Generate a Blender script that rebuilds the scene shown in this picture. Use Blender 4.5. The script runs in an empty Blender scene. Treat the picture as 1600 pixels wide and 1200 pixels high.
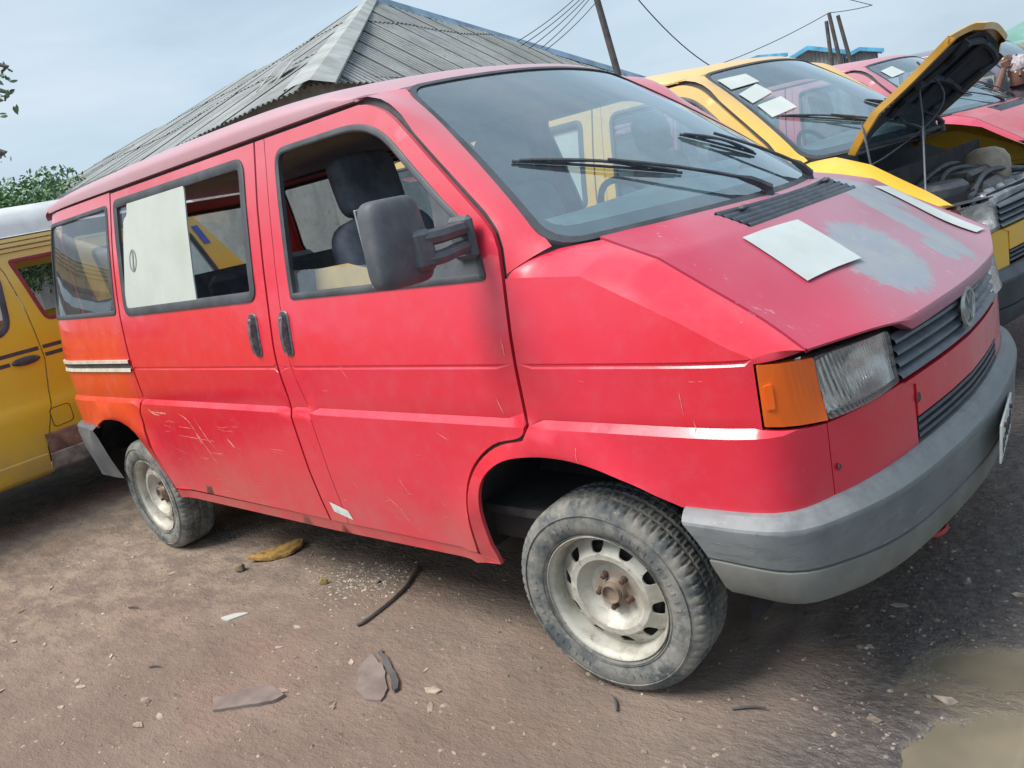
import bpy, math, random
import numpy as np
from mathutils import Vector, Matrix
from mathutils.geometry import delaunay_2d_cdt
random.seed(7); RNG = np.random.default_rng(7)
R = math.radians
scene = bpy.context.scene
COL = scene.collection

# ------------------------------------------------------------------ camera, sky, sun, exposure
CAM = [1.429906663, -2.514737040, 1.511687138, 2.348006304, -0.240544423, -0.215651690]
FPX = 1301.7
cd = bpy.data.cameras.new("camera"); cam = bpy.data.objects.new("camera", cd); COL.objects.link(cam)
yaw, pitch, roll = CAM[3:]
f_ = Vector((math.cos(pitch)*math.cos(yaw), math.cos(pitch)*math.sin(yaw), math.sin(pitch)))
r0 = Vector((math.sin(yaw), -math.cos(yaw), 0)); u0 = r0.cross(f_)
r_ = r0*math.cos(roll)+u0*math.sin(roll); u_ = -r0*math.sin(roll)+u0*math.cos(roll)
cam.matrix_world = Matrix(((r_.x, u_.x, -f_.x, CAM[0]), (r_.y, u_.y, -f_.y, CAM[1]), (r_.z, u_.z, -f_.z, CAM[2]), (0, 0, 0, 1)))
cd.sensor_width = 36; cd.lens = FPX/1600*36; cd.clip_start = .05; cd.clip_end = 2000
scene.camera = cam

SUN_EL, SUN_AZ = R(56), R(-118)      # azimuth of the sun as seen from the scene (from +x, counter-clockwise)
world = bpy.data.worlds.new("World"); scene.world = world; world.use_nodes = True
wn = world.node_tree; wn.nodes.clear()
def wnode(t, **k):
    n = wn.nodes.new(t)
    for a, v in k.items(): setattr(n, a, v)
    return n
sky = wnode('ShaderNodeTexSky', sky_type='NISHITA'); sky.sun_disc = False
sky.sun_elevation = SUN_EL; sky.sun_rotation = R(90)-SUN_AZ; sky.dust_density = 2.5; sky.air_density = 1.1
bgs = wnode('ShaderNodeBackground'); bgs.inputs[1].default_value = .075
bgc = wnode('ShaderNodeBackground'); bgc.inputs[1].default_value = 1.0
tc = wnode('ShaderNodeTexCoord'); mp = wnode('ShaderNodeMapping'); mp.inputs['Scale'].default_value = (1, 1, 3.2)
nz = wnode('ShaderNodeTexNoise'); nz.inputs['Scale'].default_value = 2.3; nz.inputs['Detail'].default_value = 6; nz.inputs['Roughness'].default_value = .55; nz.inputs['Distortion'].default_value = .35
cr_ = wnode('ShaderNodeValToRGB'); cr_.color_ramp.elements[0].position = .32; cr_.color_ramp.elements[1].position = .70
cr_.color_ramp.elements[0].color = (.265, .335, .40, 1); cr_.color_ramp.elements[1].color = (.375, .42, .475, 1)
e = cr_.color_ramp.elements.new(.5); e.color = (.31, .385, .45, 1)
mx = wnode('ShaderNodeMixShader'); mx.inputs[0].default_value = .9
wo = wnode('ShaderNodeOutputWorld')
wn.links.new(tc.outputs['Generated'], mp.inputs['Vector']); wn.links.new(mp.outputs[0], nz.inputs['Vector'])
wn.links.new(nz.outputs['Fac'], cr_.inputs[0]); wn.links.new(cr_.outputs[0], bgc.inputs[0])
wn.links.new(sky.outputs[0], bgs.inputs[0]); wn.links.new(bgs.outputs[0], mx.inputs[1]); wn.links.new(bgc.outputs[0], mx.inputs[2]); wn.links.new(mx.outputs[0], wo.inputs[0])
sl = bpy.data.lights.new("sun", 'SUN'); sl.energy = 2.3; sl.angle = R(30); sl.color = (1, .955, .89)
so = bpy.data.objects.new("sun", sl); COL.objects.link(so)
sd = Vector((math.cos(SUN_EL)*math.cos(SUN_AZ), math.cos(SUN_EL)*math.sin(SUN_AZ), math.sin(SUN_EL)))
so.rotation_euler = sd.to_track_quat('Z', 'Y').to_euler()
scene.view_settings.view_transform = 'Standard'; scene.view_settings.look = 'None'; scene.view_settings.gamma = 1
scene.view_settings.use_curve_mapping = False; scene.view_settings.exposure = 1.0
scene.cycles.use_denoising = True; scene.cycles.max_bounces = 8; scene.cycles.transparent_max_bounces = 16

# ------------------------------------------------------------------ materials
class NT:
    """small helper round a material's node tree"""
    def __init__(s, name):
        s.m = bpy.data.materials.new(name); s.m.use_nodes = True; s.t = s.m.node_tree
        s.b = s.t.nodes['Principled BSDF']; s.out = s.t.nodes['Material Output']
        s.tc = s.n('ShaderNodeTexCoord'); s.obj = s.tc.outputs['Object']
    def n(s, t, **k):
        x = s.t.nodes.new(t)
        for a, v in k.items(): setattr(x, a, v)
        return x
    def l(s, a, b): s.t.links.new(a, b)
    def put(s, sock, v):
        if isinstance(v, (int, float)): sock.default_value = v
        elif isinstance(v, tuple): sock.default_value = v if len(v) == len(sock.default_value) else (*v, 1)
        else: s.l(v, sock)
    def vec(s, scale=(1, 1, 1), src=None, loc=(0, 0, 0), rot=(0, 0, 0)):
        m = s.n('ShaderNodeMapping'); m.inputs['Scale'].default_value = scale; m.inputs['Location'].default_value = loc; m.inputs['Rotation'].default_value = rot
        s.l(src or s.obj, m.inputs[0]); return m.outputs[0]
    def noise(s, sc, det=4, ro=.55, vec=None, dist=0):
        x = s.n('ShaderNodeTexNoise'); x.inputs['Scale'].default_value = sc; x.inputs['Detail'].default_value = det
        x.inputs['Roughness'].default_value = ro; x.inputs['Distortion'].default_value = dist
        s.l(vec or s.obj, x.inputs['Vector']); return x.outputs['Fac']
    def ramp(s, src, a, b, ca=0., cb=1.):
        x = s.n('ShaderNodeMapRange', interpolation_type='SMOOTHSTEP'); s.put(x.inputs[0], src)
        x.inputs[1].default_value = a; x.inputs[2].default_value = b; x.inputs[3].default_value = ca; x.inputs[4].default_value = cb
        return x.outputs[0]
    def mix(s, f, a, b):
        x = s.n('ShaderNodeMix', data_type='RGBA'); s.put(x.inputs[0], f); s.put(x.inputs[6], a); s.put(x.inputs[7], b); return x.outputs[2]
    def math(s, op, a, b=0.):
        x = s.n('ShaderNodeMath', operation=op); s.put(x.inputs[0], a); s.put(x.inputs[1], b); return x.outputs[0]
    def xyz(s, src=None):
        x = s.n('ShaderNodeSeparateXYZ'); s.l(src or s.obj, x.inputs[0]); return x.outputs
    def bump(s, h, st=.3, d=.002):
        x = s.n('ShaderNodeBump'); x.inputs['Strength'].default_value = st; x.inputs['Distance'].default_value = d
        s.l(h, x.inputs['Height']); s.l(x.outputs[0], s.b.inputs['Normal'])
    def set(s, **k):
        for a, v in k.items(): s.put(s.b.inputs[{'col': 'Base Color', 'rough': 'Roughness', 'metal': 'Metallic', 'coat': 'Coat Weight', 'coatr': 'Coat Roughness', 'ior': 'IOR', 'tr': 'Transmission Weight', 'spec': 'Specular IOR Level', 'alpha': 'Alpha', 'sheen': 'Sheen Weight'}[a]], v)
        return s

def plain(name, col, rough=.6, metal=0, var=.25, sc=9, bump=0, bsc=60, dirt=None, dirtc=(.25, .2, .16)):
    t = NT(name); v = t.noise(sc, 5)
    c2 = tuple(min(1, x*(1+var)) for x in col); c1 = tuple(x*(1-var) for x in col)
    c = t.mix(t.ramp(v, .3, .7), c1, c2)
    if dirt: c = t.mix(t.math('MULTIPLY', t.ramp(t.noise(sc*2.1, 6, .65), .45, .75), dirt), c, dirtc)
    t.set(col=c, rough=t.ramp(t.noise(sc*1.7, 4), .2, .8, max(0, rough-.08), min(1, rough+.1)), metal=float(metal))
    if bump: t.bump(t.noise(bsc, 5), bump, .003)
    return t.m

def paint(name, base, fade, seam_dirt=.35, orange=False, coat=.35, painted_sheen=0.):
    """faded, scuffed vehicle paint: slow colour drift, dust, chips"""
    t = NT(name)
    drift = t.ramp(t.noise(1.6, 3, .5), .3, .72)
    c = t.mix(t.math('MULTIPLY', drift, .55), base, fade)
    x, y, z = t.xyz()
    if orange:   # rear quarter was resprayed a more orange red
        k = t.ramp(t.math('ADD', x, t.math('MULTIPLY', t.noise(5, 3), .12)), -2.50, -2.72)
        k = t.math('MULTIPLY', t.math('MULTIPLY', k, .8), t.ramp(z, 1.62, 1.0, .10, 1))
        blot = t.ramp(t.noise(7, 4, .6, t.vec((1, 1, .5), rot=(0, .6, 0)), 1.2), .50, .62, 0, .35)
        c = t.mix(k, c, t.mix(blot, (.80, .062, .012), (.85, .13, .07)))
    up = t.ramp(z, 1.18, 1.90)  # upper bodywork paled by height: sky reflection painted into the colour
    c = t.mix(t.math('MULTIPLY', up, .62 + painted_sheen), c, tuple(.5*a+.5*b for a, b in zip(fade, (.5, .42, .46))))
    dust = t.math('MULTIPLY', t.ramp(t.noise(14, 7, .7), .42, .8), .22)
    low = t.math('MULTIPLY', t.ramp(z, .75, .33), t.ramp(t.noise(6, 5, .6), .3, .65, .1, seam_dirt))
    c = t.mix(dust, c, tuple(.6*a+.12 for a in fade)); c = t.mix(low, c, (.30, .22, .17))
    sx = t.noise(30, 3, .5, t.vec((.35, 1, 3.0), rot=(0, .25, 0))); sc = t.ramp(sx, .775, .79)
    c = t.mix(t.math('MULTIPLY', sc, .35), c, (.75, .55, .50))
    t.set(col=c, rough=t.ramp(t.noise(11, 5), .3, .75, .36, .50), coat=coat, coatr=t.ramp(t.noise(8, 6, .7), .35, .7, .07, .30), spec=.45)
    t.bump(t.noise(2.2, 2, .4), .25, .012)
    return t.m

def glass(name, tint=(.75, .85, .86), ior=1.55, dirt=.06, dcol=(.55, .6, .62), boost=0.):
    t = NT(name); t.t.nodes.remove(t.b)
    tr = t.n('ShaderNodeBsdfTransparent'); tr.inputs[0].default_value = (*tint, 1)
    gl = t.n('ShaderNodeBsdfGlossy'); gl.inputs['Roughness'].default_value = .02; gl.inputs['Color'].default_value = (.86, .95, 1, 1)
    fr = t.n('ShaderNodeFresnel'); fr.inputs[0].default_value = ior
    m1 = t.n('ShaderNodeMixShader'); t.l(t.math('ADD', fr.outputs[0], boost), m1.inputs[0]); t.l(tr.outputs[0], m1.inputs[1]); t.l(gl.outputs[0], m1.inputs[2])
    df = t.n('ShaderNodeBsdfDiffuse'); df.inputs[0].default_value = (*dcol, 1)
    m2 = t.n('ShaderNodeMixShader'); t.l(t.ramp(t.noise(16, 7, .7), .35, .8, dirt*.7, dirt*1.5), m2.inputs[0]); t.l(m1.outputs[0], m2.inputs[1]); t.l(df.outputs[0], m2.inputs[2])
    t.l(m2.outputs[0], t.out.inputs[0]); return t.m

def bumper_mat():
    """sun-bleached grey plastic: darker scuffed face, bleached top, scrapes along it"""
    t = NT('bumper_plastic'); x, y, z = t.xyz(); n = t.noise(6, 6, .65); st = t.noise(11, 6, .7, t.vec((1, 1, 7)))
    c = t.mix(t.ramp(n, .3, .7), (.135, .155, .16), (.20, .215, .22)); c = t.mix(t.ramp(st, .50, .72, 0, .55), c, (.085, .095, .10))
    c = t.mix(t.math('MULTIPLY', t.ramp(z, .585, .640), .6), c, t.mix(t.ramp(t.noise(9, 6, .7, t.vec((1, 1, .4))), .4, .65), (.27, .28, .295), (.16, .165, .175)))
    c = t.mix(t.ramp(t.noise(26, 5, .6, t.vec((.5, .5, 6))), .66, .70, 0, .5), c, (.42, .41, .37))
    c = t.mix(t.ramp(t.noise(55, 6, .75), .62, .70, 0, .5), c, (.07, .07, .07))
    t.set(col=c, rough=t.ramp(n, .3, .7, .42, .65)); t.bump(t.noise(60, 4, .6), .25, .001); return t.m
MAT = {}
MAT['rubber'] = plain('rubber_seal', (.055, .06, .07), .55, var=.3)
MAT['black'] = plain('black_plastic', (.045, .052, .065), .5, var=.3, sc=20, bump=.15, bsc=300, dirt=.3, dirtc=(.12, .12, .13))
MAT['dark'] = plain('dark_cavity', (.03, .028, .032), .9)
MAT['under'] = plain('underbody', (.06, .055, .055), .9, dirt=.6, dirtc=(.1, .08, .06))
MAT['mirror_shell'] = plain('mirror_plastic', (.075, .085, .10), .55, var=.2, sc=12, bump=.2, bsc=350, dirt=.35, dirtc=(.16, .16, .17))
MAT['bumper'] = bumper_mat()
MAT['bumper_low'] = plain('bumper_lip_plastic', (.185, .19, .175), .6, var=.2, sc=6, bump=.2, bsc=30, dirt=.5, dirtc=(.16, .15, .13))
MAT['bumper_dark'] = plain('dark_bumper_plastic', (.035, .045, .06), .5, var=.3, sc=6, dirt=.4, dirtc=(.10, .10, .11))
MAT['slat'] = plain('grille_plastic', (.07, .085, .105), .38, var=.2, sc=16, dirt=.35, dirtc=(.2, .2, .2))
MAT['chrome'] = plain('worn_chrome', (.55, .56, .56), .28, 1, var=.1)
MAT['trim'] = plain('pale_trim', (.60, .57, .48), .4, 0, var=.12, sc=20, dirt=.4, dirtc=(.2, .15, .1))
MAT['seat'] = plain('seat_cloth', (.13, .15, .19), .9, var=.25, sc=14, bump=.3, bsc=200)
MAT['interior'] = plain('interior_trim', (.26, .265, .30), .7, var=.2, sc=5)
MAT['dash'] = plain('dashboard_plastic', (.52, .66, .66), .6, var=.15, sc=5, dirt=.4, dirtc=(.3, .33, .33))
MAT['headliner'] = plain('headlining', (.36, .34, .40), .85, var=.12, sc=4)
MAT['handle'] = plain('worn_handle', (.10, .105, .115), .4, .2, var=.4, sc=40, dirt=.5, dirtc=(.32, .30, .30))
MAT['rear_bumper'] = plain('rear_bumper_plastic', (.115, .125, .135), .55, var=.2, sc=5, bump=.2, bsc=40, dirt=.6, dirtc=(.19, .18, .165))
MAT['card'] = plain('brown_board', (.42, .30, .13), .8, var=.2, sc=6)
MAT['lamp_back'] = plain('lamp_reflector', (.88, .87, .83), .2, .9, var=.05)
MAT['paper'] = plain('white_paper', (.50, .55, .55), .75, var=.06, sc=5, bump=.5, bsc=6, dirt=.25, dirtc=(.4, .4, .36))
MAT['panelwhite'] = plain('pale_board', (.44, .48, .44), .6, var=.08, sc=3, dirt=.35, dirtc=(.42, .42, .34))
MAT['engine'] = plain('engine_metal', (.09, .085, .08), .5, .3, var=.5, sc=12, bump=.5, bsc=40, dirt=.7, dirtc=(.16, .12, .08))
MAT['alu'] = plain('dull_metal', (.35, .36, .38), .4, .7, var=.35, sc=14, bump=.4, bsc=40)
MAT['liner'] = plain('hood_liner', (.035, .05, .065), .85, var=.3, sc=6, bump=.3, bsc=30)
MAT['glass'] = glass('side_glass', (.84, .91, .91), 1.5, .07, boost=.07)
MAT['wglass'] = glass('windscreen_glass', (.84, .95, .97), 1.5, .05, (.42, .60, .68), .24)
MAT['frit'] = plain('windscreen_border', (.05, .065, .08), .2, var=.2)
def lens(name, col, ribs, tr=.75, rough=.12):
    t = NT(name); x, y, z = t.xyz()
    w = t.math('SINE', t.math('MULTIPLY', t.math('ADD', y, t.math('MULTIPLY', x, -1.0)), ribs)); n = t.noise(9, 5)
    c = t.mix(t.ramp(n, .35, .75), col, tuple(.82*a+.02 for a in col))
    t.set(col=c, rough=rough, tr=tr, ior=1.45, coat=.3); t.bump(w, .9 if tr > .9 else .35, .0016 if tr > .9 else .0008); return t.m
MAT['lens'] = lens('headlamp_lens', (.95, .96, .94), 760, .93, .06)
MAT['amber'] = lens('amber_lens', (1.0, .17, .012), 700, .22, .15)
MAT['amber_dull'] = lens('faded_amber_lens', (.42, .075, .02), 500, .3, .3)
# tyre: dusty rubber
t = NT('dusty_tyre'); n = t.noise(9, 8, .7); rr = t.noise(45, 4, .6)
c = t.mix(t.ramp(n, .38, .62), (.075, .088, .094), (.235, .225, .20)); c = t.mix(t.ramp(rr, .55, .72, 0, .5), c, (.36, .34, .30))
t.set(col=c, rough=.85); t.bump(rr, .5, .003); MAT['tyre'] = t.m
t = NT('white_steel_wheel'); n = t.noise(14, 6, .65); x, y, z = t.xyz()
r2 = t.math('ADD', t.math('MULTIPLY', x, x), t.math('MULTIPLY', z, z))
c = t.mix(t.ramp(n, .38, .66, 0, .85), (.50, .49, .43), (.30, .275, .225))
c = t.mix(t.math('MULTIPLY', t.ramp(r2, .0062, .0022), .75), c, (.22, .14, .10))
c = t.mix(t.ramp(t.noise(40, 5, .7), .62, .68, 0, .8), c, (.14, .09, .06))
t.set(col=c, rough=.5, metal=.1); MAT['rim'] = t.m
MAT['bolt'] = plain('rusty_bolt', (.12, .075, .055), .7, .4, var=.4, sc=60)

def corr(name, a, b, stain, rough=.85):
    t = NT(name); n = t.noise(1.1, 6, .65); m = t.noise(.6, 8, .7, t.vec((4, 4, .6)))
    c = t.mix(t.ramp(n, .3, .7), a, b); c = t.mix(t.ramp(m, .5, .72, 0, .7), c, stain)
    c = t.mix(t.ramp(t.noise(12, 5, .7), .5, .75, 0, .45), c, tuple(.5*v for v in stain))
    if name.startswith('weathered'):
        at = t.n('ShaderNodeAttribute', attribute_name='valley'); c = t.mix(t.math('MULTIPLY', t.ramp(at.outputs['Fac'], .80, .38), .85), c, (.095, .105, .10))  # dark corrugation valleys: dirt plus shading that is painted into the colour
    t.set(col=c, rough=rough); t.bump(t.noise(20, 5), .3, .01); return t.m
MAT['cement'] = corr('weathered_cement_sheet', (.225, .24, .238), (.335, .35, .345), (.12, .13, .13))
MAT['zinc'] = corr('old_zinc_sheet', (.20, .21, .22), (.32, .33, .33), (.09, .095, .10), .7)
MAT['bluecap'] = plain('blue_flashing', (.12, .42, .66), .5, var=.3, sc=2)
MAT['greycap'] = plain('grey_ridge_sheet', (.33, .35, .34), .8, var=.2, sc=2, bump=.3, bsc=9, dirt=.5, dirtc=(.2, .2, .18))
MAT['wood'] = plain('weathered_wood', (.085, .08, .08), .85, var=.3, sc=6)
MAT['wire'] = plain('wire', (.04, .045, .05), .6)
MAT['stone'] = plain('stone', (.26, .20, .13), .9, var=.4, sc=18, bump=.8, bsc=50)
MAT['leafdry'] = plain('dry_leaf', (.40, .24, .07), .7, var=.45, sc=30)
MAT['mud'] = plain('mud_slab', (.20, .165, .145), .9, var=.2, sc=12, bump=.5, bsc=40)
MAT['scratch'] = plain('scratched_paint', (.72, .24, .20), .6, var=.35, sc=45)
MAT['plate'] = plain('number_plate', (.62, .66, .62), .5, var=.1, sc=20, dirt=.4, dirtc=(.3, .3, .25))
MAT['skin'] = plain('skin', (.13, .065, .045), .55, var=.12, sc=30)
MAT['cloth'] = plain('dark_shirt', (.06, .045, .055), .9, var=.2, sc=20)
MAT['cap'] = plain('head_wrap', (.42, .38, .40), .9, var=.35, sc=45)
MAT['lid'] = plain('red_plastic', (.45, .06, .05), .5, var=.3)
MAT['green'] = plain('green_canopy', (.15, .30, .26), .7, var=.2, sc=2)
MAT['beige'] = plain('beige_valance', (.34, .31, .24), .7, var=.2, sc=3)
MAT['hose'] = plain('dull_hose', (.17, .135, .115), .8, var=.3, sc=20)
MAT['plastwhite'] = plain('milky_plastic', (.30, .25, .19), .5, var=.2, sc=20)

# ------------------------------------------------------------------ mesh helpers
def O(name, v, f, mat, parent=None, smooth=True, ang=32):
    me = bpy.data.meshes.new(name); me.from_pydata([tuple(map(float, p)) for p in v], [], [tuple(map(int, q)) for q in f])
    me.validate(); me.materials.append(mat)
    if smooth:
        me.shade_smooth(); me.set_sharp_from_angle(angle=R(ang))
    o = bpy.data.objects.new(name, me); COL.objects.link(o); o.parent = parent
    return o
def empty(name, loc=(0, 0, 0), rz=0, rot=None):
    o = bpy.data.objects.new(name, None); COL.objects.link(o); o.location = loc; o.rotation_euler = rot or (0, 0, rz); o.empty_display_size = .2
    return o
def tag(o, label=None, cat=None, group=None, kind=None):
    for k, v in (('label', label), ('category', cat), ('group', group), ('kind', kind)):
        if v: o[k] = v
    return o
def copyo(o, parent):
    c = o.copy(); COL.objects.link(c); c.parent = parent; return c
class MB:
    def __init__(s): s.v = []; s.f = []
    def add(s, v, f):
        n = len(s.v); s.v += [tuple(p) for p in v]; s.f += [tuple(n+i for i in q) for q in f]; return s
    def grid(s, P, closeu=False, closev=False):
        P = np.asarray(P); a, b = P.shape[:2]; f = []
        for i in range(a if closeu else a-1):
            for j in range(b if closev else b-1):
                f.append((i*b+j, ((i+1) % a)*b+j, ((i+1) % a)*b+(j+1) % b, i*b+(j+1) % b))
        return s.add(P.reshape(-1, 3), f)
    def box(s, c, d, rot=None, bev=0.):
        x, y, z = (k/2 for k in d); b = min(bev, x*.9, y*.9, z*.9)
        if b <= 0:
            V = [(i*x, j*y, k*z) for i in (-1, 1) for j in (-1, 1) for k in (-1, 1)]
            F = [(0, 1, 3, 2), (4, 6, 7, 5), (0, 4, 5, 1), (2, 3, 7, 6), (0, 2, 6, 4), (1, 5, 7, 3)]
        else:
            V = []; F = []
            def vid(i, j, k, ax):
                p = [i*x, j*y, k*z]
                for q in range(3):
                    if q != ax: p[q] -= (i, j, k)[q]*b
                V.append(tuple(p)); return len(V)-1
            ids = {}
            for i in (-1, 1):
                for j in (-1, 1):
                    for k in (-1, 1):
                        for ax in range(3): ids[i, j, k, ax] = vid(i, j, k, ax)
                        F.append(tuple(ids[i, j, k, a] for a in ((0, 1, 2) if i*j*k > 0 else (0, 2, 1))))
            for ax in range(3):
                o1, o2 = [q for q in range(3) if q != ax]
                for sg in (-1, 1):
                    L = []
                    for a, c_ in ((-1, -1), (1, -1), (1, 1), (-1, 1)):
                        q = [0, 0, 0]; q[ax] = sg; q[o1] = a; q[o2] = c_; L.append(ids[q[0], q[1], q[2], ax])
                    F.append(tuple(L))
                for a in (-1, 1):
                    for c_ in (-1, 1):
                        q = [0, 0, 0]; q[o1] = a; q[o2] = c_; L = []
                        for sg, fax in ((-1, o1), (1, o1), (1, o2), (-1, o2)):
                            q[ax] = sg; L.append(ids[q[0], q[1], q[2], fax])
                        F.append(tuple(L))
        V = [Vector(p) for p in V]
        if rot is not None: V = [rot @ p for p in V]
        return s.add([(p.x+c[0], p.y+c[1], p.z+c[2]) for p in V], F)
    def tube(s, pts, r, n=8, cap=True):
        pts = [Vector(p) for p in pts]; k = len(pts); rs = r if hasattr(r, '__len__') else [r]*k; rings = []
        up = None
        for i, p in enumerate(pts):
            d = (pts[min(i+1, k-1)]-pts[max(i-1, 0)]).normalized()
            if up is None: up = Vector((0, 0, 1)) if abs(d.z) < .9 else Vector((1, 0, 0))
            a = d.cross(up).normalized(); b = a.cross(d).normalized(); up = b
            rings.append([tuple(p+(a*math.cos(t)+b*math.sin(t))*rs[i]) for t in (2*math.pi*j/n for j in range(n))])
        base = len(s.v); s.grid(rings, False, True)
        if cap: s.f.append(tuple(base+j for j in range(n))); s.f.append(tuple(base+(k-1)*n+j for j in reversed(range(n))))
        return s
    def lathe(s, prof, n=32, axis='z', c=(0, 0, 0), cap=False):
        P = []
        for i in range(n):
            a = 2*math.pi*i/n; row = []
            for r, h in prof:
                p = (r*math.cos(a), r*math.sin(a), h) if axis == 'z' else ((r*math.cos(a), h, r*math.sin(a)) if axis == 'y' else (h, r*math.cos(a), r*math.sin(a)))
                row.append((p[0]+c[0], p[1]+c[1], p[2]+c[2]))
            P.append(row)
        return s.grid(P, True, False)
    def out(s, name, mat, parent=None, smooth=True, ang=32): return O(name, s.v, s.f, mat, parent, smooth, ang)

def crom(P, n):
    """Catmull-Rom resampling of rows P (k x ...) to n rows"""
    P = np.asarray(P, float); k = len(P); t = np.linspace(0, k-1, n); i = np.minimum(t.astype(int), k-2); u = (t-i).reshape((-1,)+(1,)*(P.ndim-1))
    Q = np.concatenate([[2*P[0]-P[1]], P, [2*P[-1]-P[-2]]])
    a, b, c, d = Q[i], Q[i+1], Q[i+2], Q[i+3]
    return .5*((2*b)+(-a+c)*u+(2*a-5*b+4*c-d)*u*u+(-a+3*b-3*c+d)*u**3)
def resample(P, n):
    P = np.asarray(P, float); d = np.r_[0, np.cumsum(np.linalg.norm(np.diff(P, axis=0), axis=1))]
    t = np.linspace(0, d[-1], n); return np.stack([np.interp(t, d, P[:, k]) for k in range(P.shape[1])], 1)
def rc(pts, seg=6):
    """closed outline: points (a,b) or (a,b,radius) -> rounded loop"""
    out = []; k = len(pts)
    for i, p in enumerate(pts):
        if len(p) == 2: out.append(p); continue
        P = np.array(p[:2]); A = np.array(pts[i-1][:2]); B = np.array(pts[(i+1) % k][:2]); r = p[2]
        da = A-P; db = B-P; ra = min(r, np.linalg.norm(da)*.49); rb = min(r, np.linalg.norm(db)*.49)
        a = P+da/np.linalg.norm(da)*ra; b = P+db/np.linalg.norm(db)*rb
        for j in range(seg+1):
            t = j/seg; out.append(tuple((1-t)**2*a+2*t*(1-t)*P+t*t*b))
    return out
def densify(loop, d=.045):
    out = []; k = len(loop)
    for i in range(k):
        a = np.array(loop[i], float); b = np.array(loop[(i+1) % k], float); n = max(1, int(np.ceil(np.linalg.norm(b-a)/d)))
        for j in range(n): out.append(tuple(a+(b-a)*j/n))
    return out
def area(l): l = np.array(l); x, y = l[:, 0], l[:, 1]; return .5*np.sum(x*np.roll(y, -1)-np.roll(x, -1)*y)
def inset(loop, d):
    """shrink a closed loop by d"""
    P = np.array(loop, float); sg = 1 if area(P) > 0 else -1
    e = np.roll(P, -1, 0)-P; e /= np.linalg.norm(e, axis=1)[:, None]+1e-9; n = np.stack([-e[:, 1], e[:, 0]], 1)*sg
    m = n+np.roll(n, 1, 0); m /= np.linalg.norm(m, axis=1)[:, None]+1e-9
    c = np.clip((m*n).sum(1), .5, 1); return [tuple(p) for p in P+m*(d/c)[:, None]]
def inside(P, loop):
    P = np.asarray(P); L = np.array(loop); r = np.zeros(len(P), bool); x, y = P[:, 0], P[:, 1]; j = len(L)-1
    for i in range(len(L)):
        xi, yi = L[i]; xj, yj = L[j]
        if yi != yj: r ^= ((yi > y) != (yj > y)) & (x < (xj-xi)*(y-yi)/(yj-yi)+xi)
        j = i
    return r
def fill2d(outer, holes, us, vs, gap=.35):
    """triangulate an outline with holes over a u/v grid (constrained Delaunay)"""
    loops = [outer]+list(holes); pts = []; edges = []
    for L in loops:
        n = len(pts); pts += L; edges += [(n+i, n+(i+1) % len(L)) for i in range(len(L))]
    B = np.array(pts); G = np.array([(u, v) for u in us for v in vs])
    if len(G):
        k = inside(G, outer)
        for h in holes: k &= ~inside(G, h)
        G = G[k]
    if len(G):
        A = B; C = np.concatenate([np.roll(np.array(L), -1, 0) for L in loops]); keep = np.ones(len(G), bool)
        mind = np.full(len(G), 9.)
        for a, b in zip(A, C):
            ab = b-a; q = np.clip(((G-a)@ab)/(ab@ab+1e-12), 0, 1); mind = np.minimum(mind, np.linalg.norm(G-a-q[:, None]*ab, axis=1))
        keep = mind > gap*.02; G = G[keep]
    V = [Vector(p) for p in pts]+[Vector(p) for p in G]
    vo, _, fo, _, _, _ = delaunay_2d_cdt(V, edges, [], 0, 1e-6)
    P = np.array([(p.x, p.y) for p in vo]); F = np.array([f for f in fo if len(f) == 3]); c = P[F].mean(1)
    k = inside(c, outer)
    for h in holes: k &= ~inside(c, h)
    return P, F[k]
def steps(a, b, d, extra=()):
    n = max(1, int(round((b-a)/d))); s = set(np.round(np.linspace(a, b, n+1), 5)); ex = [e for e in extra if a <= e <= b]
    s = {q for q in s if all(abs(q-e) > d*.3 for e in ex)} | set(ex); return sorted(s)
def panel(mp, outer, holes=(), ds=.07, dz=.06, us=None, vs=None, flange=.014, off=0., mb=None, urows=(), vrows=(), dens=.045):
    """sheet cut to an outline on surface mp(u, v, off), its edges turned inwards"""
    outer = densify(outer, dens); holes = [densify(h, dens) for h in holes]; A = np.array(outer)
    us = us if us is not None else steps(A[:, 0].min(), A[:, 0].max(), ds, urows); vs = vs if vs is not None else steps(A[:, 1].min(), A[:, 1].max(), dz, vrows)
    P, F = fill2d(outer, holes, us, vs); mb = mb or MB()
    mb.add(mp(P[:, 0], P[:, 1], off), F)
    if flange:
        for L in [outer]+holes:
            L = np.array(L); a = mp(L[:, 0], L[:, 1], off); m = mp(L[:, 0], L[:, 1], off-.003); b = mp(L[:, 0], L[:, 1], off-flange)
            mb.grid(np.stack([a, b]), False, True)
    return mb
def ring(mp, loop, w, off, th=.010, mb=None):
    """rubber seal: raised band inside a loop"""
    mb = mb or MB(); L = densify(loop, .05); rows = []
    for d, o in ((0, off-th), (0, off*.6), (w*.25, off), (w*.75, off), (w, off*.4), (w, off-th)):
        q = np.array(inset(L, d)) if d else np.array(L); rows.append(mp(q[:, 0], q[:, 1], o))
    mb.grid(np.stack(rows), False, True); return mb

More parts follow.
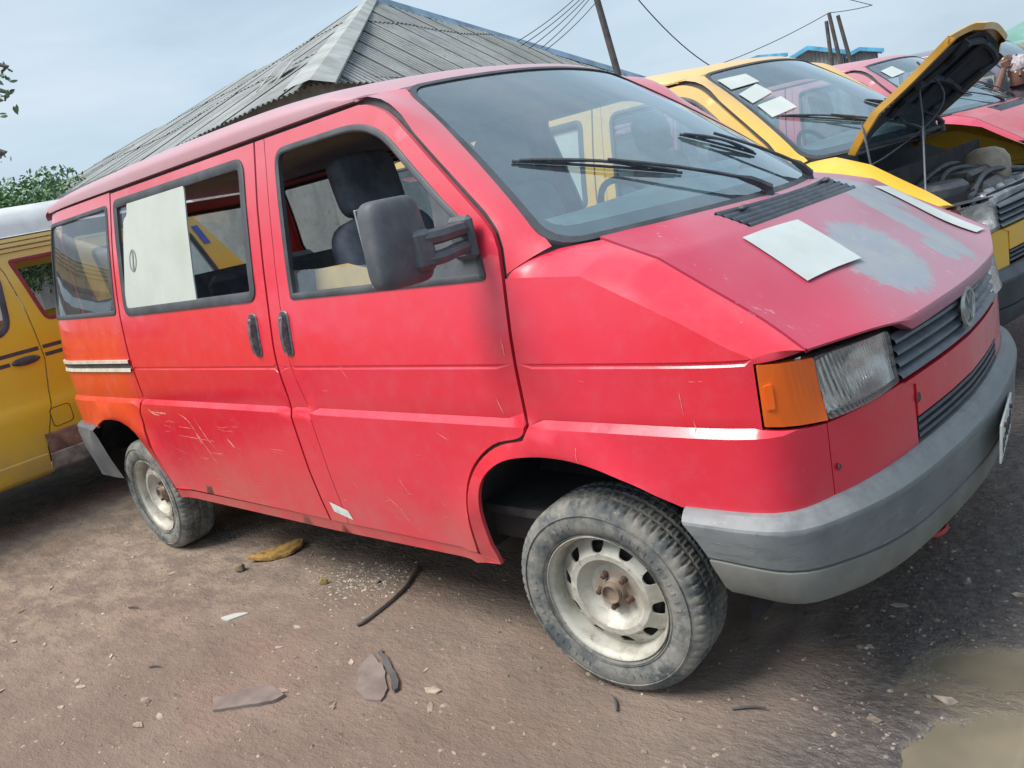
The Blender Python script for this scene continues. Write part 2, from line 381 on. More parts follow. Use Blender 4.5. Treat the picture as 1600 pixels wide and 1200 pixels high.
# ------------------------------------------------------------------ the short wedge-nosed van: surfaces
PL = np.array([(-3.74, 0), (-3.738, -.25), (-3.725, -.5), (-3.70, -.70), (-3.65, -.82), (-3.56, -.89), (-3.42, -.918), (-3.2, -.924), (-2.4, -.924), (-1.2, -.924), (0, -.924), (.30, -.924),
               (.44, -.921), (.52, -.914), (.577, -.899), (.617, -.868), (.642, -.82), (.660, -.77), (.684, -.70), (.709, -.6), (.735, -.43), (.757, -.2), (.766, 0)])
PLd = crom(PL, 900); _d = np.r_[0, np.cumsum(np.linalg.norm(np.diff(PLd, axis=0), axis=1))]
_i0 = np.argmin(abs(PLd[:, 0]+1.2)); PS = _d-_d[_i0]-1.2+(PLd[_i0, 0]+1.2)
_tn = np.gradient(PLd, axis=0); _tn /= np.linalg.norm(_tn, axis=1)[:, None]; PN = np.stack([_tn[:, 1], -_tn[:, 0]], 1)
S0, S1 = PS[0], PS[-1]
def s_at_y(y, front=True):
    h = PLd[450:] if front else PLd[:450]; q = PS[450:] if front else PS[:450]; o = np.argsort(h[:, 1]); return float(np.interp(-abs(y), h[o, 1], q[o]))
YZ = np.array([(.20, .870), (.335, .884), (.350, .892), (.388, .897), (.392, .903), (.60, .920), (.80, .927), (.836, .9275), (.856, .9085), (.862, .9105), (1.004, .914), (1.009, .910), (1.014, .910), (1.019, .914), (1.10, .907), (1.246, .886), (1.38, .857), (1.60, .802), (1.83, .737), (1.95, .70)])
ZROWS = (.392, .836, .856, .862, 1.004, 1.009, 1.014, 1.019)
FR = np.array([(.3, .0), (.70, .0), (.85, .0), (1.0, .010), (1.1, .02)]); RR = np.array([(.3, 0), (.7, 0), (.95, .02), (1.28, .075), (1.7, .105), (1.83, .17), (1.95, .25)])
ss = lambda x: (lambda t: t*t*(3-2*t))(np.clip(x, 0, 1))
def Mside(sgn):
    def f(s, z, off=0.):
        s = np.asarray(s, float); z = np.asarray(z, float); s, z = np.broadcast_arrays(s, z); sg = np.full(s.shape, float(sgn))
        m = s > S1; sg = np.where(m, -sg, sg); s = np.where(m, 2*S1-s, s); m = s < S0; sg = np.where(m, -sg, sg); s = np.where(m, 2*S0-s, s)
        px = np.interp(s, PS, PLd[:, 0]); py = np.interp(s, PS, PLd[:, 1]); nx = np.interp(s, PS, PN[:, 0]); ny = np.interp(s, PS, PN[:, 1])
        wf = ss((s-.50)/.28); wr = ss((-3.45-s)/.35); wsd = 1-wf-wr
        ins = (.924-np.interp(z, YZ[:, 0], YZ[:, 1]))
        groove = np.interp(z, YZ[:, 0], YZ[:, 1])
        insf = np.interp(z, FR[:, 0], FR[:, 1])+np.where((z > .70) & (z < .86), 0, 0); insr = np.interp(z, RR[:, 0], RR[:, 1])
        d = ins*wsd+(insf+.35*ins)*wf+(insr+.3*ins)*wr
        fl = 0
        for cx, cz, rr in ((-.045, .345, .430), (-2.97, .345, .425)):
            q = np.hypot((s-cx), (z-cz)); fl = fl+.018*np.exp(-((q-rr)/.038)**2)*(z > .3)
        d = d-off-fl
        return np.stack([px-nx*d, -sg*(py-ny*d), z], -1)
    return f
def M_(sgn): return Mside(sgn)
WT = lambda y: np.stack([-.571-.228*y**2, y, 1.872-.066*y**2], -1)      # windscreen top edge
WB = lambda y: np.stack([.263-.397*y**2, y, 1.312+0*y], -1)            # windscreen bottom edge
YT, YB = .588, .808
def Wsurf(t, u, off=0.):
    """windscreen: t -1..1 across, u 0 bottom .. 1 top"""
    t = np.asarray(t, float); u = np.asarray(u, float); t, u = np.broadcast_arrays(t, u)
    P = WB(t*YB)*(1-u[..., None])+WT(t*YT)*u[..., None]
    b = (.018*4*u*(1-u)+off)[..., None]; return P+np.array([.55, 0, .83])*b
HR = [  # hood rows: half-outline from centre to edge (x, y, z)
    [(.270, 0, 1.309), (.255, .2, 1.310), (.207, .4, 1.311), (.128, .6, 1.311), (.085, .702, 1.311)],
    [(.325, 0, 1.288), (.312, .2, 1.288), (.275, .4, 1.290), (.215, .6, 1.286), (.185, .735, 1.282)],
    [(.378, 0, 1.255), (.374, .2, 1.254), (.358, .4, 1.251), (.325, .6, 1.248), (.292, .757, 1.246)],
    [(.50, 0, 1.180), (.494, .2, 1.178), (.476, .4, 1.173), (.450, .6, 1.160), (.425, .757, 1.158)],
    [(.64, 0, 1.085), (.632, .2, 1.083), (.612, .4, 1.077), (.580, .6, 1.066), (.548, .768, 1.082)],
    [(.772, 0, .990), (.763, .2, .988), (.742, .41, .985), (.712, .55, 1.000), (.650, .795, 1.016)]]
def hood_grid(n=41, m=36):
    rows = []
    for r in HR:
        h = np.array(r); full = np.concatenate([h[::-1]*np.array([1, -1, 1]), h[1:]]); d = crom(full, 120); w = h[-1, 1]
        y = np.r_[np.linspace(-w, -.392, 8)[:-1], np.linspace(-.392, .392, n-14), np.linspace(.392, w, 8)[1:]]
        rows.append(np.stack([np.interp(y, d[:, 1], d[:, 0]), y, np.interp(y, d[:, 1], d[:, 2])], 1))
    return crom(rows[:3], 13)[:-1], crom(rows[2:], m-12)
def hood_surface():
    a, b = hood_grid(); return np.concatenate([a, b])

def roof_rows(n=45):
    th = np.linspace(0, math.pi, n); rows = []
    for x, zg, zc, yg in ((-3.600, 1.800, 1.812, .715), (-3.565, 1.828, 1.868, .730), (-3.505, 1.842, 1.900, .739), (-3.45, 1.842, 1.915, .742), (-3.1, 1.848, 1.945, .742), (-2.3, 1.848, 1.965, .742), (-1.5, 1.848, 1.962, .742), (-1.1, 1.848, 1.945, .742), (-.85, 1.848, 1.915, .742)):
        c, s = np.cos(th), np.sin(th); y = -yg*np.sign(c)*abs(c)**(2/3.2); z = zg+(zc-zg)*abs(s)**(2/3.2)
        if x == -.85: xx = x+.10*(1-(y/yg)**2)
        elif x < -3.4: xx = x+.10*(y/yg)**2*(0 if x < -3.6 else .3)
        else: xx = x+0*y
        rows.append(np.stack([xx, y, z], 1))
    # front edge: windscreen header then round the corner to the top of the door frame
    yy = np.linspace(0, .60, 20); h = WT(yy)+np.array([-.004, 0, .006]); c = np.array([(-.668, .625, 1.848), (-.69, .67, 1.850), (-.712, .715, 1.850), (-.730, .7405, 1.846)])
    half = np.concatenate([h, c]); full = np.concatenate([half[::-1]*np.array([1, -1, 1]), half[1:]])
    y0 = rows[-1][:, 1]; d = full[:, 1]
    fr = np.stack([np.interp(y0*.7405/.742, d, full[:, k]) for k in range(3)], 1)
    return rows, fr
def hermite_patch(A, B, n, bulge=0., bdir=(0, -1, 0)):
    t = np.linspace(0, 1, n)[:, None, None]; A = np.asarray(A); B = np.asarray(B)
    return A*(1-t)+B*t+np.array(bdir)*bulge*4*t*(1-t)

def mirror_y(P, sgn):
    P = np.array(P, float); 
    if sgn > 0: P = P*np.array([1, -1, 1])
    return P

# wheel: shared meshes ------------------------------------------------------
TR, TW = .3065, .098
def wheel_meshes():
    prof = [(.190, .070), (.200, .082), (.212, .091), (.235, .0985), (.258, .0985), (.276, .093), (.289, .087), (.297, .080), (.3015, .072), (.3045, .058), (.3045, .046), (.2975, .044), (.2975, .036), (.3055, .034), (.3065, .010), (.2985, .007)]
    prof = [(r, -h) for r, h in prof]+[(r, h) for r, h in reversed(prof)]
    n = 256; P = []
    for i in range(n):
        a = 2*math.pi*i/n; row = []; ph = i % 4
        for j, (r, h) in enumerate(prof):
            a2 = a
            if r > .288:
                out_ = abs(h) > .05
                if out_ and ph == (0 if h < 0 else 2): r -= .0055
                elif not out_ and r > .30 and (i+int(abs(h)*60)) % 4 == 0: r -= .005
            row.append((r*math.cos(a2), h, r*math.sin(a2)))
        P.append(row)
    ty = MB().grid(P, True, False)
    # raised bands and lettering-like blocks on the sidewall
    for (ra, rb) in ((.205, .208), (.2665, .269)):
        ty.lathe([(ra, -.0965 if ra < .25 else -.0975), (ra+.001, -.1005 if ra > .25 else -.093), (rb, -.1005 if ra > .25 else -.0945), (rb+.001, -.096)], 72, 'y')
    for k0, cnt in ((10, 11), (62, 6), (95, 13), (150, 7)):
        for q in range(cnt):
            a = R((k0+q*3.1)*2); rr = .240; w = .0055 if q % 3 else .003
            rot = Matrix.Rotation(-a, 3, 'Y'); c = rot @ Vector((rr, -.0992, 0)); ty.box(c, (.015, .0022, w), rot)
    barrel = MB().lathe([(.1965, -.087), (.199, -.086), (.1985, -.080), (.190, -.074), (.184, -.062), (.181, -.040), (.172, .0), (.172, .085), (.19, .09)], 72, 'y')
    rp = np.array([0, .034, .040, .066, .078, .094, .104, .116, .128, .150, .170, .183]); dp = np.array([-.042, -.042, -.026, -.022, -.022, -.030, -.052, -.062, -.060, -.046, -.030, -.022])
    def dm(u, v, off=0.):
        u = np.asarray(u); v = np.asarray(v); r = np.hypot(u, v); return np.stack([u, np.interp(r, rp, dp)+off*-1, v], -1)
    circ = lambda r, n, c=(0, 0): [(c[0]+r*math.cos(2*math.pi*i/n), c[1]+r*math.sin(2*math.pi*i/n)) for i in range(n)]
    holes = []
    for k in range(10):
        a = 2*math.pi*k/10+.12; L = []
        for dr, da in ((-.016, -.11), (.016, -.15), (.016, .15), (-.016, .11)):
            L.append(((.149+dr)*math.cos(a+da), (.149+dr)*math.sin(a+da), .012))
        holes.append(rc(L, 4))
    P_, = [[]]
    outer = circ(.183, 72); pts = []
    for r in (.034, .040, .066, .080, .098, .112, .128):
        pts += circ(r, 40)
    P, F = fill2d(densify(outer, .03), [densify(h, .02) for h in holes]+[circ(.030, 24)], [0], [0])
    # add the rings as inner points
    V = [Vector(p) for p in outer]; E = [(i, (i+1) % 72) for i in range(72)]
    hl = [densify(h, .012) for h in holes]+[circ(.030, 24)]
    for L in hl:
        n0 = len(V); V += [Vector(p) for p in L]; E += [(n0+i, n0+(i+1) % len(L)) for i in range(len(L))]
    V += [Vector(p) for p in pts]
    vo, _, fo, _, _, _ = delaunay_2d_cdt(V, E, [], 0, 1e-6); P = np.array([tuple(p) for p in vo]); F = np.array([f for f in fo if len(f) == 3]); c = P[F].mean(1)
    k = inside(c, outer)
    for h in hl: k &= ~inside(c, h)
    disc = MB(); disc.add(dm(P[:, 0], P[:, 1]), F[k])
    for L in hl[:-1]:
        L = np.array(L); disc.grid(np.stack([dm(L[:, 0], L[:, 1]), dm(L[:, 0], L[:, 1], -.006)]), False, True)
    disc.lathe([(.030, -.040), (.029, -.058), (.026, -.058), (.025, -.046), (.0, -.044)], 24, 'y')
    barrel.add(disc.v, disc.f)
    bolt = MB().lathe([(.0, -.046), (.006, -.046), (.0085, -.044), (.009, -.028), (.012, -.024)], 6, 'y', (0, 0, 0))
    drum = MB().lathe([(.0, -.02), (.14, -.02), (.15, 0), (.15, .06)], 32, 'y')
    mk = lambda mb, nm, mt: (lambda o: (o.data, bpy.data.objects.remove(o))[0])(mb.out(nm, mt))
    return mk(ty, 'tyre', MAT['tyre']), mk(barrel, 'rim', MAT['rim']), mk(bolt, 'wheel_bolt', MAT['bolt']), mk(drum, 'brake_drum', MAT['under'])
WM = wheel_meshes()
def wheel(parent, x, y, z, side, steer=0., roll_=0., scale=1., bolts=True):
    w = bpy.data.objects.new('wheel', WM[0] and None); COL.objects.link(w); w.parent = parent
    w.location = (x, y, z); w.rotation_euler = (0, 0, steer+(math.pi if side > 0 else 0)); w.scale = (scale,)*3
    for me, nm in ((WM[0], 'tyre'), (WM[1], 'rim'), (WM[3], 'brake_drum')):
        o = bpy.data.objects.new(nm, me); COL.objects.link(o); o.parent = w; o.rotation_euler = (0, roll_, 0)
    if bolts:
        for k in range(5):
            a = 2*math.pi*k/5+roll_+.5; o = bpy.data.objects.new('wheel_bolt', WM[2]); COL.objects.link(o); o.parent = w; o.location = (.052*math.cos(a), 0, .052*math.sin(a))
    return w

# outlines (s, z) read off the vehicle --------------------------------------
GAP_B = [(-1.345, 1.823), (-1.337, 1.58), (-1.314, 1.25), (-1.322, 1.07), (-1.318, .95), (-1.308, .85), (-1.304, .82), (-1.298, .60), (-1.288, .48), (-1.275, .392)]
SEAM = [(-1.276, 1.823), (-1.255, 1.55), (-1.234, 1.25), (-1.236, 1.012), (-1.205, .90), (-1.176, .81), (-1.166, .60), (-1.158, .392)]
DOOR_F = [(-.716, 1.823), (-.675, 1.816), (-.629, 1.799), (-.585, 1.777), (-.545, 1.748), (-.472, 1.683), (-.33, 1.552), (-.194, 1.424), (-.150, 1.375), (-.134, 1.33), (-.126, 1.25), (-.123, 1.02), (-.128, .876), (-.120, .846), (-.144, .808), (-.254, .781), (-.357, .713), (-.419, .626), (-.445, .51), (-.454, .392)]
DOOR_F = DOOR_F[:-7]+[tuple(p) for p in crom(np.array(DOOR_F[-7:]), 24)]
DOOR_WIN = [(-1.213, 1.776, .07), (-.735, 1.776, .10), (-.60, 1.731, .09), (-.353, 1.500), (-.212, 1.379, .05), (-.183, 1.252, .02), (-1.158, 1.254, .02)]
SL_WIN = [(-2.618, 1.790, .05), (-1.425, 1.786, .06), (-1.387, 1.262, .06), (-2.562, 1.258, .06)]
QT_WIN = [(-3.515, 1.776, .05), (-2.690, 1.779, .03), (-2.668, 1.268, .03), (-3.530, 1.277, .06), (-3.585, 1.37, .05)]
ARCH_F = [(-.385, .350), (-.398, .45), (-.392, .534), (-.365, .61), (-.327, .668), (-.27, .712), (-.204, .740), (-.12, .754), (-.04, .757), (.04, .752), (.115, .738), (.18, .718), (.235, .698), (.285, .674), (.345, .650)]
ARCH_F = [tuple(p) for p in crom(np.array(ARCH_F), 40)]
ARCH_R = [(-3.235, .683), (-3.209, .707), (-3.11, .738), (-3.015, .742), (-2.92, .735), (-2.843, .709), (-2.795, .67), (-2.745, .60), (-2.69, .525), (-2.642, .457), (-2.595, .41), (-2.572, .345)]
SHO = [(-.106, 1.250), (.0, 1.246), (.138, 1.238), (.283, 1.171), (.415, 1.108), (.522, 1.047), (.577, 1.019)]
def off_line(L, d):
    P = np.array(L); t = np.gradient(P, axis=0); t /= np.linalg.norm(t, axis=1)[:, None]; return [tuple(q) for q in P+np.stack([-t[:, 1], t[:, 0]], 1)*d]

def t4(root, C, hood_open=0., full=True, glass_door=.10, grille_gap=True, steer=0.):
    """root: Empty; C: materials by role"""
    pm = C['paint']; B = {}
    for sgn in (-1, 1):
        M = M_(sgn); right = sgn < 0
        # ---- rear quarter
        g = [(p[0]-.006, p[1]) for p in [(-2.652, 1.83), (-2.652, 1.50), (-2.630, 1.26), (-2.600, 1.0), (-2.598, .86), (-2.655, .79), (-2.665, .70), (-2.62, .56), (-2.58, .47), (-2.552, .40), (-2.548, .345)]]
        rq = [(-3.50, 1.83)]+[(-3.00, 1.83)]+g+list(reversed(ARCH_R))[0:]+[(-3.62, .40), (-3.62, 1.74)]
        # rear corner stops at the tailgate seam
        outer = [(-3.64, 1.74), (-3.55, 1.815), (-3.45, 1.828)]+g+list(reversed(ARCH_R))+[(-3.86, .683), (-3.86, .90), (-3.80, 1.28), (-3.76, 1.70)]
        mb = panel(M, outer, [rc(QT_WIN)], vrows=ZROWS, us=steps(-3.86, -3.2, .035)+steps(-3.14, -2.55, .07))
        MB.add(mb, *(lambda q: (q.v, q.f))(panel(M, [(-2.545, .388), (-2.545, .345), (-1.3, .335), (-.39, .350), (-.46, .388)], vrows=ZROWS, flange=.03)))
        q = mb.out('rear_side_panel', pm, root)
        ring(M, rc(QT_WIN), .022, .006).out('window_seal', MAT['rubber'], q)
        panel(M, inset(densify(rc(QT_WIN)), .018), flange=0, off=-.004, dz=.3, ds=.2).out('window_glass', MAT['glass'], q)
        if right:
            for z0 in (1.047, 1.005):
                P = np.array([(s, z0) for s in np.linspace(-3.68, -2.612, 24)]); rows = []
                for dz, o in ((-.008, .001), (-.008, .010), (.008, .010), (.008, .001)): rows.append(M(P[:, 0], P[:, 1]+dz, o))
                MB().grid(rows).out('trim_strip', MAT['trim'], q)
            P = [(s, 1.026) for s in np.linspace(-3.67, -2.615, 24)]; P = np.array(P)
            MB().grid([M(P[:, 0], P[:, 1]-.014, .004), M(P[:, 0], P[:, 1]+.014, .004)]).out('trim_channel', MAT['black'], q)
        # ---- sliding door
        back = [(-2.643, 1.823), (-2.643, 1.50), (-2.622, 1.26), (-2.592, 1.0), (-2.590, .868), (-2.643, .79), (-2.652, .70), (-2.608, .56), (-2.568, .47), (-2.540, .40)]
        front = off_line(GAP_B, 0)[0:]; front = [(p[0]-.006, p[1]) for p in front]
        outer = front+list(reversed(back))
        d = panel(M, outer, [rc(SL_WIN)], vrows=ZROWS).out('sliding_door', pm, root)
        ring(M, rc(SL_WIN), .038, .008, .02).out('window_seal', MAT['rubber'], d)
        gl = [(-2.60, 1.77), (-1.95, 1.77), (-1.90, 1.28), (-2.55, 1.28)] if right else [(-2.60, 1.77), (-1.44, 1.77), (-1.40, 1.28), (-2.55, 1.28)]
        panel(M, gl, flange=0, off=-.008, dz=.3, ds=.2).out('window_glass', MAT['glass'], d)
        hb = MB()
        for zz in (1.773, 1.276): 
            hb.grid([M(np.linspace(-2.57, -1.43, 8), zz-.008, -.004), M(np.linspace(-2.57, -1.43, 8), zz+.008, -.004)])
        hb.out('window_track', MAT['alu'], d)
        # ---- pillar strip + front door
        L1 = [(p[0]+.006, p[1]) for p in GAP_B]; L2 = [(p[0]-.002, p[1]) for p in SEAM]
        panel(M, L1+list(reversed(L2)), vrows=ZROWS, dens=.06).out('pillar_panel', pm, root)
        L3 = [(p[0]+.002, p[1]) for p in SEAM]; holes = [rc(DOOR_WIN)]
        dr = panel(M, DOOR_F+list(reversed(L3)), holes, vrows=ZROWS).out('front_door', pm, root)
        ring(M, rc(DOOR_WIN), .022, .006, .02).out('window_seal', MAT['rubber'], dr)
        top = 1.26+glass_door
        gl = [(-1.15, 1.24), (-1.165, top+.008), (-.62, top-.012), (-.28, 1.345), (-.20, 1.36), (-.19, 1.24)] if right and glass_door < .3 else inset(densify(rc(DOOR_WIN)), .018)
        panel(M, gl, flange=0, off=-.012, dz=.3, ds=.2).out('window_glass', C.get('doorglass', MAT['glass']), dr)
        # triangle + mirror
        tri = [(-.405, 1.545), (-.372, 1.500), (-.222, 1.372), (-.192, 1.262), (-.50, 1.262), (-.44, 1.30), (-.375, 1.40), (-.385, 1.47)]
        panel(M, tri, flange=.01, off=.004).out('mirror_mount', MAT['mirror_shell'], dr)
        if (right and C.get('mirror', True)) or (not right and C.get('farmirror', True)): mirror_head(dr, sgn)
        # handles
        for hs, nm, par in ((-1.432, 'door_handle', d), (-1.217, 'door_handle', dr)):
            handle(M, par, hs, 1.137)
        # ---- fender
        A = list(reversed(ARCH_F))
        e1 = s_at_y(.765)
        rear = [(-.114, 1.250), (-.111, 1.02), (-.116, .872), (-.107, .842)]+[tuple(p) for p in crom(np.array([(-.132, .799), (-.247, .772), (-.349, .705), (-.410, .619), (-.437, .51), (-.446, .392), (-.448, .352)]), 24)]
        fl = SHO[1:]+[(.577, .852), (e1, .828), (e1, .638), (.577, .648), (.365, .648)]+A+list(reversed(rear))
        mb = panel(M, fl, vrows=ZROWS, us=steps(-.42, .30, .06)+steps(.34, e1, .03))
        # shoulder to bonnet edge
        lo = M(*np.array(resample(SHO, 110)).T, 0.); he = hood_surface()[:, 0]+np.array([0, -.007, -.004]); he = he[he[:, 0] > .09]; he[:, 0] = np.minimum(he[:, 0], he[-1, 0])
        up = np.concatenate([crom(np.array([(-.060, -.832, 1.292), (-.018, -.812, 1.300), (.035, -.768, 1.303), tuple(he[0])]), 20)[:-1], he]); up = mirror_y(resample(up, 110), sgn)
        lo2 = mirror_y(lo, -1) if False else lo
        hp = hermite_patch(lo2, up, 9, .010, (.1, -.5*(1 if sgn < 0 else -1), .85)); mb.grid(hp)
        ka = s_at_y(.785); lowl = M(np.linspace(.577, ka, 9), 1.011, .003); mb.grid([lowl-np.array([0, 0, .004]), lowl, hp[:, -1]])
        fo = mb.out('front_fender', pm, root)
        if right:
            sc = MB()
        # ---- A pillar
        lo = np.array([(-.740, 1.845), (-.670, 1.839), (-.606, 1.819), (-.558, 1.793), (-.512, 1.757), (-.452, 1.690), (-.31, 1.560), (-.172, 1.433), (-.128, 1.380), (-.112, 1.33), (-.106, 1.262)])
        lo = resample(lo, 40); loP = M(lo[:, 0], lo[:, 1]); u = np.linspace(1.0, .0, 40); t0 = .985
        inner = Wsurf(-sgn*-1*t0*(1 if sgn > 0 else 1), u, .0) if False else Wsurf(sgn*.992, u, .002)
        c0 = roof_corner = mirror_y([(-.668, -.625, 1.848)], sgn)[0]
        rows = []
        inn = Wsurf(sgn*1.0, u, .001)
        for tt, bb in ((0, 0), (.12, .004), (.3, .009), (.6, .010), (.85, .006), (1, 0)):
            rows.append(loP*(1-tt)+inn*tt+np.array([.35, sgn*.6, .35])*bb)
        inlo = M(lo[:, 0], lo[:, 1], -.03)
        MB().grid([inlo]+rows).out('windscreen_pillar', pm, root)
        # black rain channel behind the door frame
        q1 = M(lo[:, 0]-.050, lo[:, 1]-.040, -.022); q2 = M(lo[:, 0], lo[:, 1], -.018)
        MB().grid([q1, q2]).out('rain_channel', MAT['rubber'], root)
        # ---- inner skins, wheel house
        ib = panel(M, [(-3.6, .80), (-3.6, 1.24), (-.15, 1.24), (.40, 1.0), (.40, .80), (-.5, .80), (-.55, .45), (-2.4, .45), (-2.45, .80)], flange=0, off=-.075, ds=.5, dz=.3).out('inner_trim', MAT['interior'], root)
        for cx in (-.03, -2.97):
            arc = [(cx+.50*math.cos(a), .34+.46*math.sin(a)) for a in np.linspace(-.02, math.pi+.02, 16)]; wb = MB()
            wb.grid([[(x, sgn*yy, z) for x, z in arc] for yy in (.885, .52)]+[[(cx+(x-cx)*.3, sgn*.52, .34+(z-.34)*.3) for x, z in arc]])
            wb.out('wheel_house', MAT['dark'], root)
        bk = MB()
        for z in (1.825, 1.80): pass
        bk.grid([M(np.linspace(-3.5, -.75, 20), 1.842, -.022), M(np.linspace(-3.5, -.75, 20), 1.800, -.022)])
        for L in (GAP_B,):
            L = np.array(L); bk.grid([M(L[:, 0]-.03, L[:, 1], -.016), M(L[:, 0]+.03, L[:, 1], -.016)])
        L = np.array(DOOR_F[9:]); bk.grid([M(L[:, 0]-.03, L[:, 1], -.018), M(L[:, 0]+.03, L[:, 1]-.01, -.018)])
        bk.out('door_seal', MAT['rubber'], root)
        # ---- front corner panel, lamps
        e2 = s_at_y(.40); a0 = s_at_y(.767); h1 = s_at_y(.468)
        panel(M, [(e1+.003, .828), (e1+.003, .638), (e2, .64), (e2, .812), (e2-.025, .824), (h1, .830)], us=steps(e1, e2, .03), vrows=(.84,)).out('lamp_surround', pm, root)
        ia = panel(M, rc([(.583, .860, .004), (.583, 1.004, .004), (a0-.003, .986, .004), (a0+.006, .836, .004)]), off=.004, us=steps(.58, a0, .02), flange=.03).out('indicator_lamp', C['amber'], root)
        MB().grid([M(np.linspace(.60, a0-.015, 6), zz, -.02) for zz in (.88, .99)]).out('lamp_reflector', MAT['lamp_back'], ia)
        panel(M, rc([(.592, .90, .004), (.592, .955, .004), (.612, .958, .004), (.612, .90, .004)]), off=.009, flange=.006, dz=.03, ds=.02).out('lens_boss', C['amber'], ia)
        def ML(s, z, off=0.):
            k = (s-a0)/(h1-a0); return M(s, z, off+.012*4*k*(1-k)*np.clip((1.0-z)/.13, 0, 1))
        hl = panel(ML, rc([(a0+.010, .836, .006), (a0+.001, .986, .006), (h1-.012, .972, .02), (h1, .840, .02)]), off=.002, us=steps(a0, h1, .025), dz=.03, flange=.035).out('headlamp', MAT['lens'], root)
        rb = MB(); rr = []
        for k in np.linspace(0, 1, 9):
            rr.append([M(a0+.012+(h1-a0-.03)*k, z, -.02-.07*math.sin(math.pi*k)*math.sin(math.pi*(z-.85)/.14)) for z in np.linspace(.845, .970, 7)])
        rb.grid(rr); rb.out('lamp_reflector', MAT['lamp_back'], hl)
        bw = MB().lathe([(.012, -.070), (.030, -.060), (.048, -.040), (.060, -.016)], 28, 'x', tuple(M(.5*(a0+h1)+.01, .905, -.012)))
        bw.lathe([(0, -.022), (.010, -.024), (.012, -.036), (.008, -.070)], 14, 'x', tuple(M(.5*(a0+h1)+.01, .905, -.012))); bw.out('lamp_bowl', MAT['lamp_back'], hl)
        # lamp cavity
        MB().grid([M(np.linspace(.57, h1+.03, 8), zz, -.10) for zz in (.84, 1.03)]).out('lamp_housing', MAT['dark'], root)
        MB().grid([M(np.linspace(.575, h1+.02, 8), 1.010-np.linspace(0, .022, 8), o) for o in (-.10, -.010)]).out('lamp_hood', MAT['black'], root)
    M = M_(-1); gy = .512
    # ---- strip under the grille, grilles
    sA, sB = s_at_y(.395), 2*S1-s_at_y(.395)
    panel(M, [(sA, .722), (sA, .808), (sA-.03, .818), (sA-.06, .828), (sB+.06, .828), (sB+.03, .818), (sB, .808), (sB, .722)], off=.004, flange=.03, vrows=(.80,), ds=.04).out('grille_valance', pm, root)
    gA, gB = s_at_y(.460), 2*S1-s_at_y(.460)
    gr = MB().grid([M(np.linspace(gA, gB, 16), z, -.045) for z in (.81, 1.0)]).out('grille', MAT['dark'], root)
    for k in range(4):
        z = .850+.030*k; rows = []
        for dz, o in ((.006, -.035), (.009, -.012), (-.002, .004), (-.009, .006), (-.012, .0), (-.010, -.03)): rows.append(M(np.linspace(gA, gB, 30), z+dz, o))
        MB().grid(rows).out('grille_slat', MAT['slat'], gr)
    emblem(gr, M)
    lg = MB().grid([M(np.linspace(sA, sB, 16), z, -.035) for z in (.64, .73)]).out('lower_grille', MAT['dark'], root)
    for k in range(3):
        z = .665+.021*k; rows = []
        for dz, o in ((.007, -.03), (.007, .002), (-.003, .002), (-.006, -.03)): rows.append(M(np.linspace(sA, sB, 30), z+dz, o))
        MB().grid(rows).out('grille_slat', MAT['slat'], lg)
    # ---- front bumper
    bumper(root, M, C['bumper'], C['bumper_low'])
    # ---- tailgate
    E1 = -3.868; E2 = 2*S0+3.868
    tg = [(E1, .66), (E1, .90), (-3.808, 1.28), (-3.768, 1.70), (-3.78, 1.78), (2*S0+3.78, 1.78), (2*S0+3.768, 1.70), (2*S0+3.808, 1.28), (E2, .90), (E2, .66)]
    tw = [(-3.88, 1.30, .05), (-3.85, 1.72, .05), (2*S0+3.85, 1.72, .05), (2*S0+3.88, 1.30, .05)]
    t = panel(M, tg, [rc(tw)], vrows=(.856,)).out('tailgate', pm, root)
    ring(M, rc(tw), .022, .006).out('window_seal', MAT['rubber'], t)
    panel(M, inset(densify(rc(tw)), .018), flange=0, off=-.004, dz=.3, ds=.2).out('window_glass', MAT['glass'], t)
    # rear bumper
    rb = []; s_ = np.concatenate([np.linspace(-3.215, -3.5, 12), np.linspace(-3.55, 2*S0+3.55, 40), np.linspace(2*S0+3.5, 2*S0+3.215, 12)])
    sm = np.maximum(s_, 2*S0-s_); bot = np.interp(sm, [S0, -3.75, -3.69, -3.60, -3.52, -3.30, -3.2], [.47, .49, .51, .45, .405, .36, .375])
    for o, k in ((-.03, 1.0), (.010, 1.02), (.034, .98), (.040, .85), (.036, .45), (.022, .08), (-.02, 0.)):
        e_ = np.clip((sm+3.30)/.09, 0, 1); dr_ = np.where(s_ > S0, -1, 1)*e_*(-.085)*(1-k)*(1 if True else 0)
        rb.append(M(s_+dr_, bot+(.69-bot)*k, o))
    MB().grid(rb).out('rear_bumper', MAT['rear_bumper'], root)
    # ---- roof
    rows, fr = roof_rows(); P = crom(rows, 70); tr = [P[-1]*(1-t)+fr*t+np.array([0, 0, 1])*((.014*math.sin(math.pi*t)*np.clip(1-(np.abs(fr[:, 1])/.70)**4, 0, 1))[:, None]) for t in (.2, .4, .6, .8, .93, 1.)]
    lip = np.stack([fr[:, 0]+.004, fr[:, 1], fr[:, 2]-.012], 1)
    edge = MB().grid(list(P)+tr+[lip])
    # turned-down gutter edges
    for j, sg in ((0, 1), (-1, -1)):
        e_ = np.array([r[j] for r in list(P)[24:]]+[r[j] for r in tr]); edge.grid([e_, e_-np.array([0, 0, .008]), e_+np.array([0, sg*.03, -.010])])
    ro = edge.out('roof', C.get('roof', pm), root)
    inn = [r*np.array([1, .95, 1])-np.array([0, 0, .035]) for r in list(P)[3::3]]; MB().grid(inn).out('headliner', C.get('liner', MAT['headliner']), root)
    # ---- windscreen
    def cut(t, u): return Wsurf(t, u)
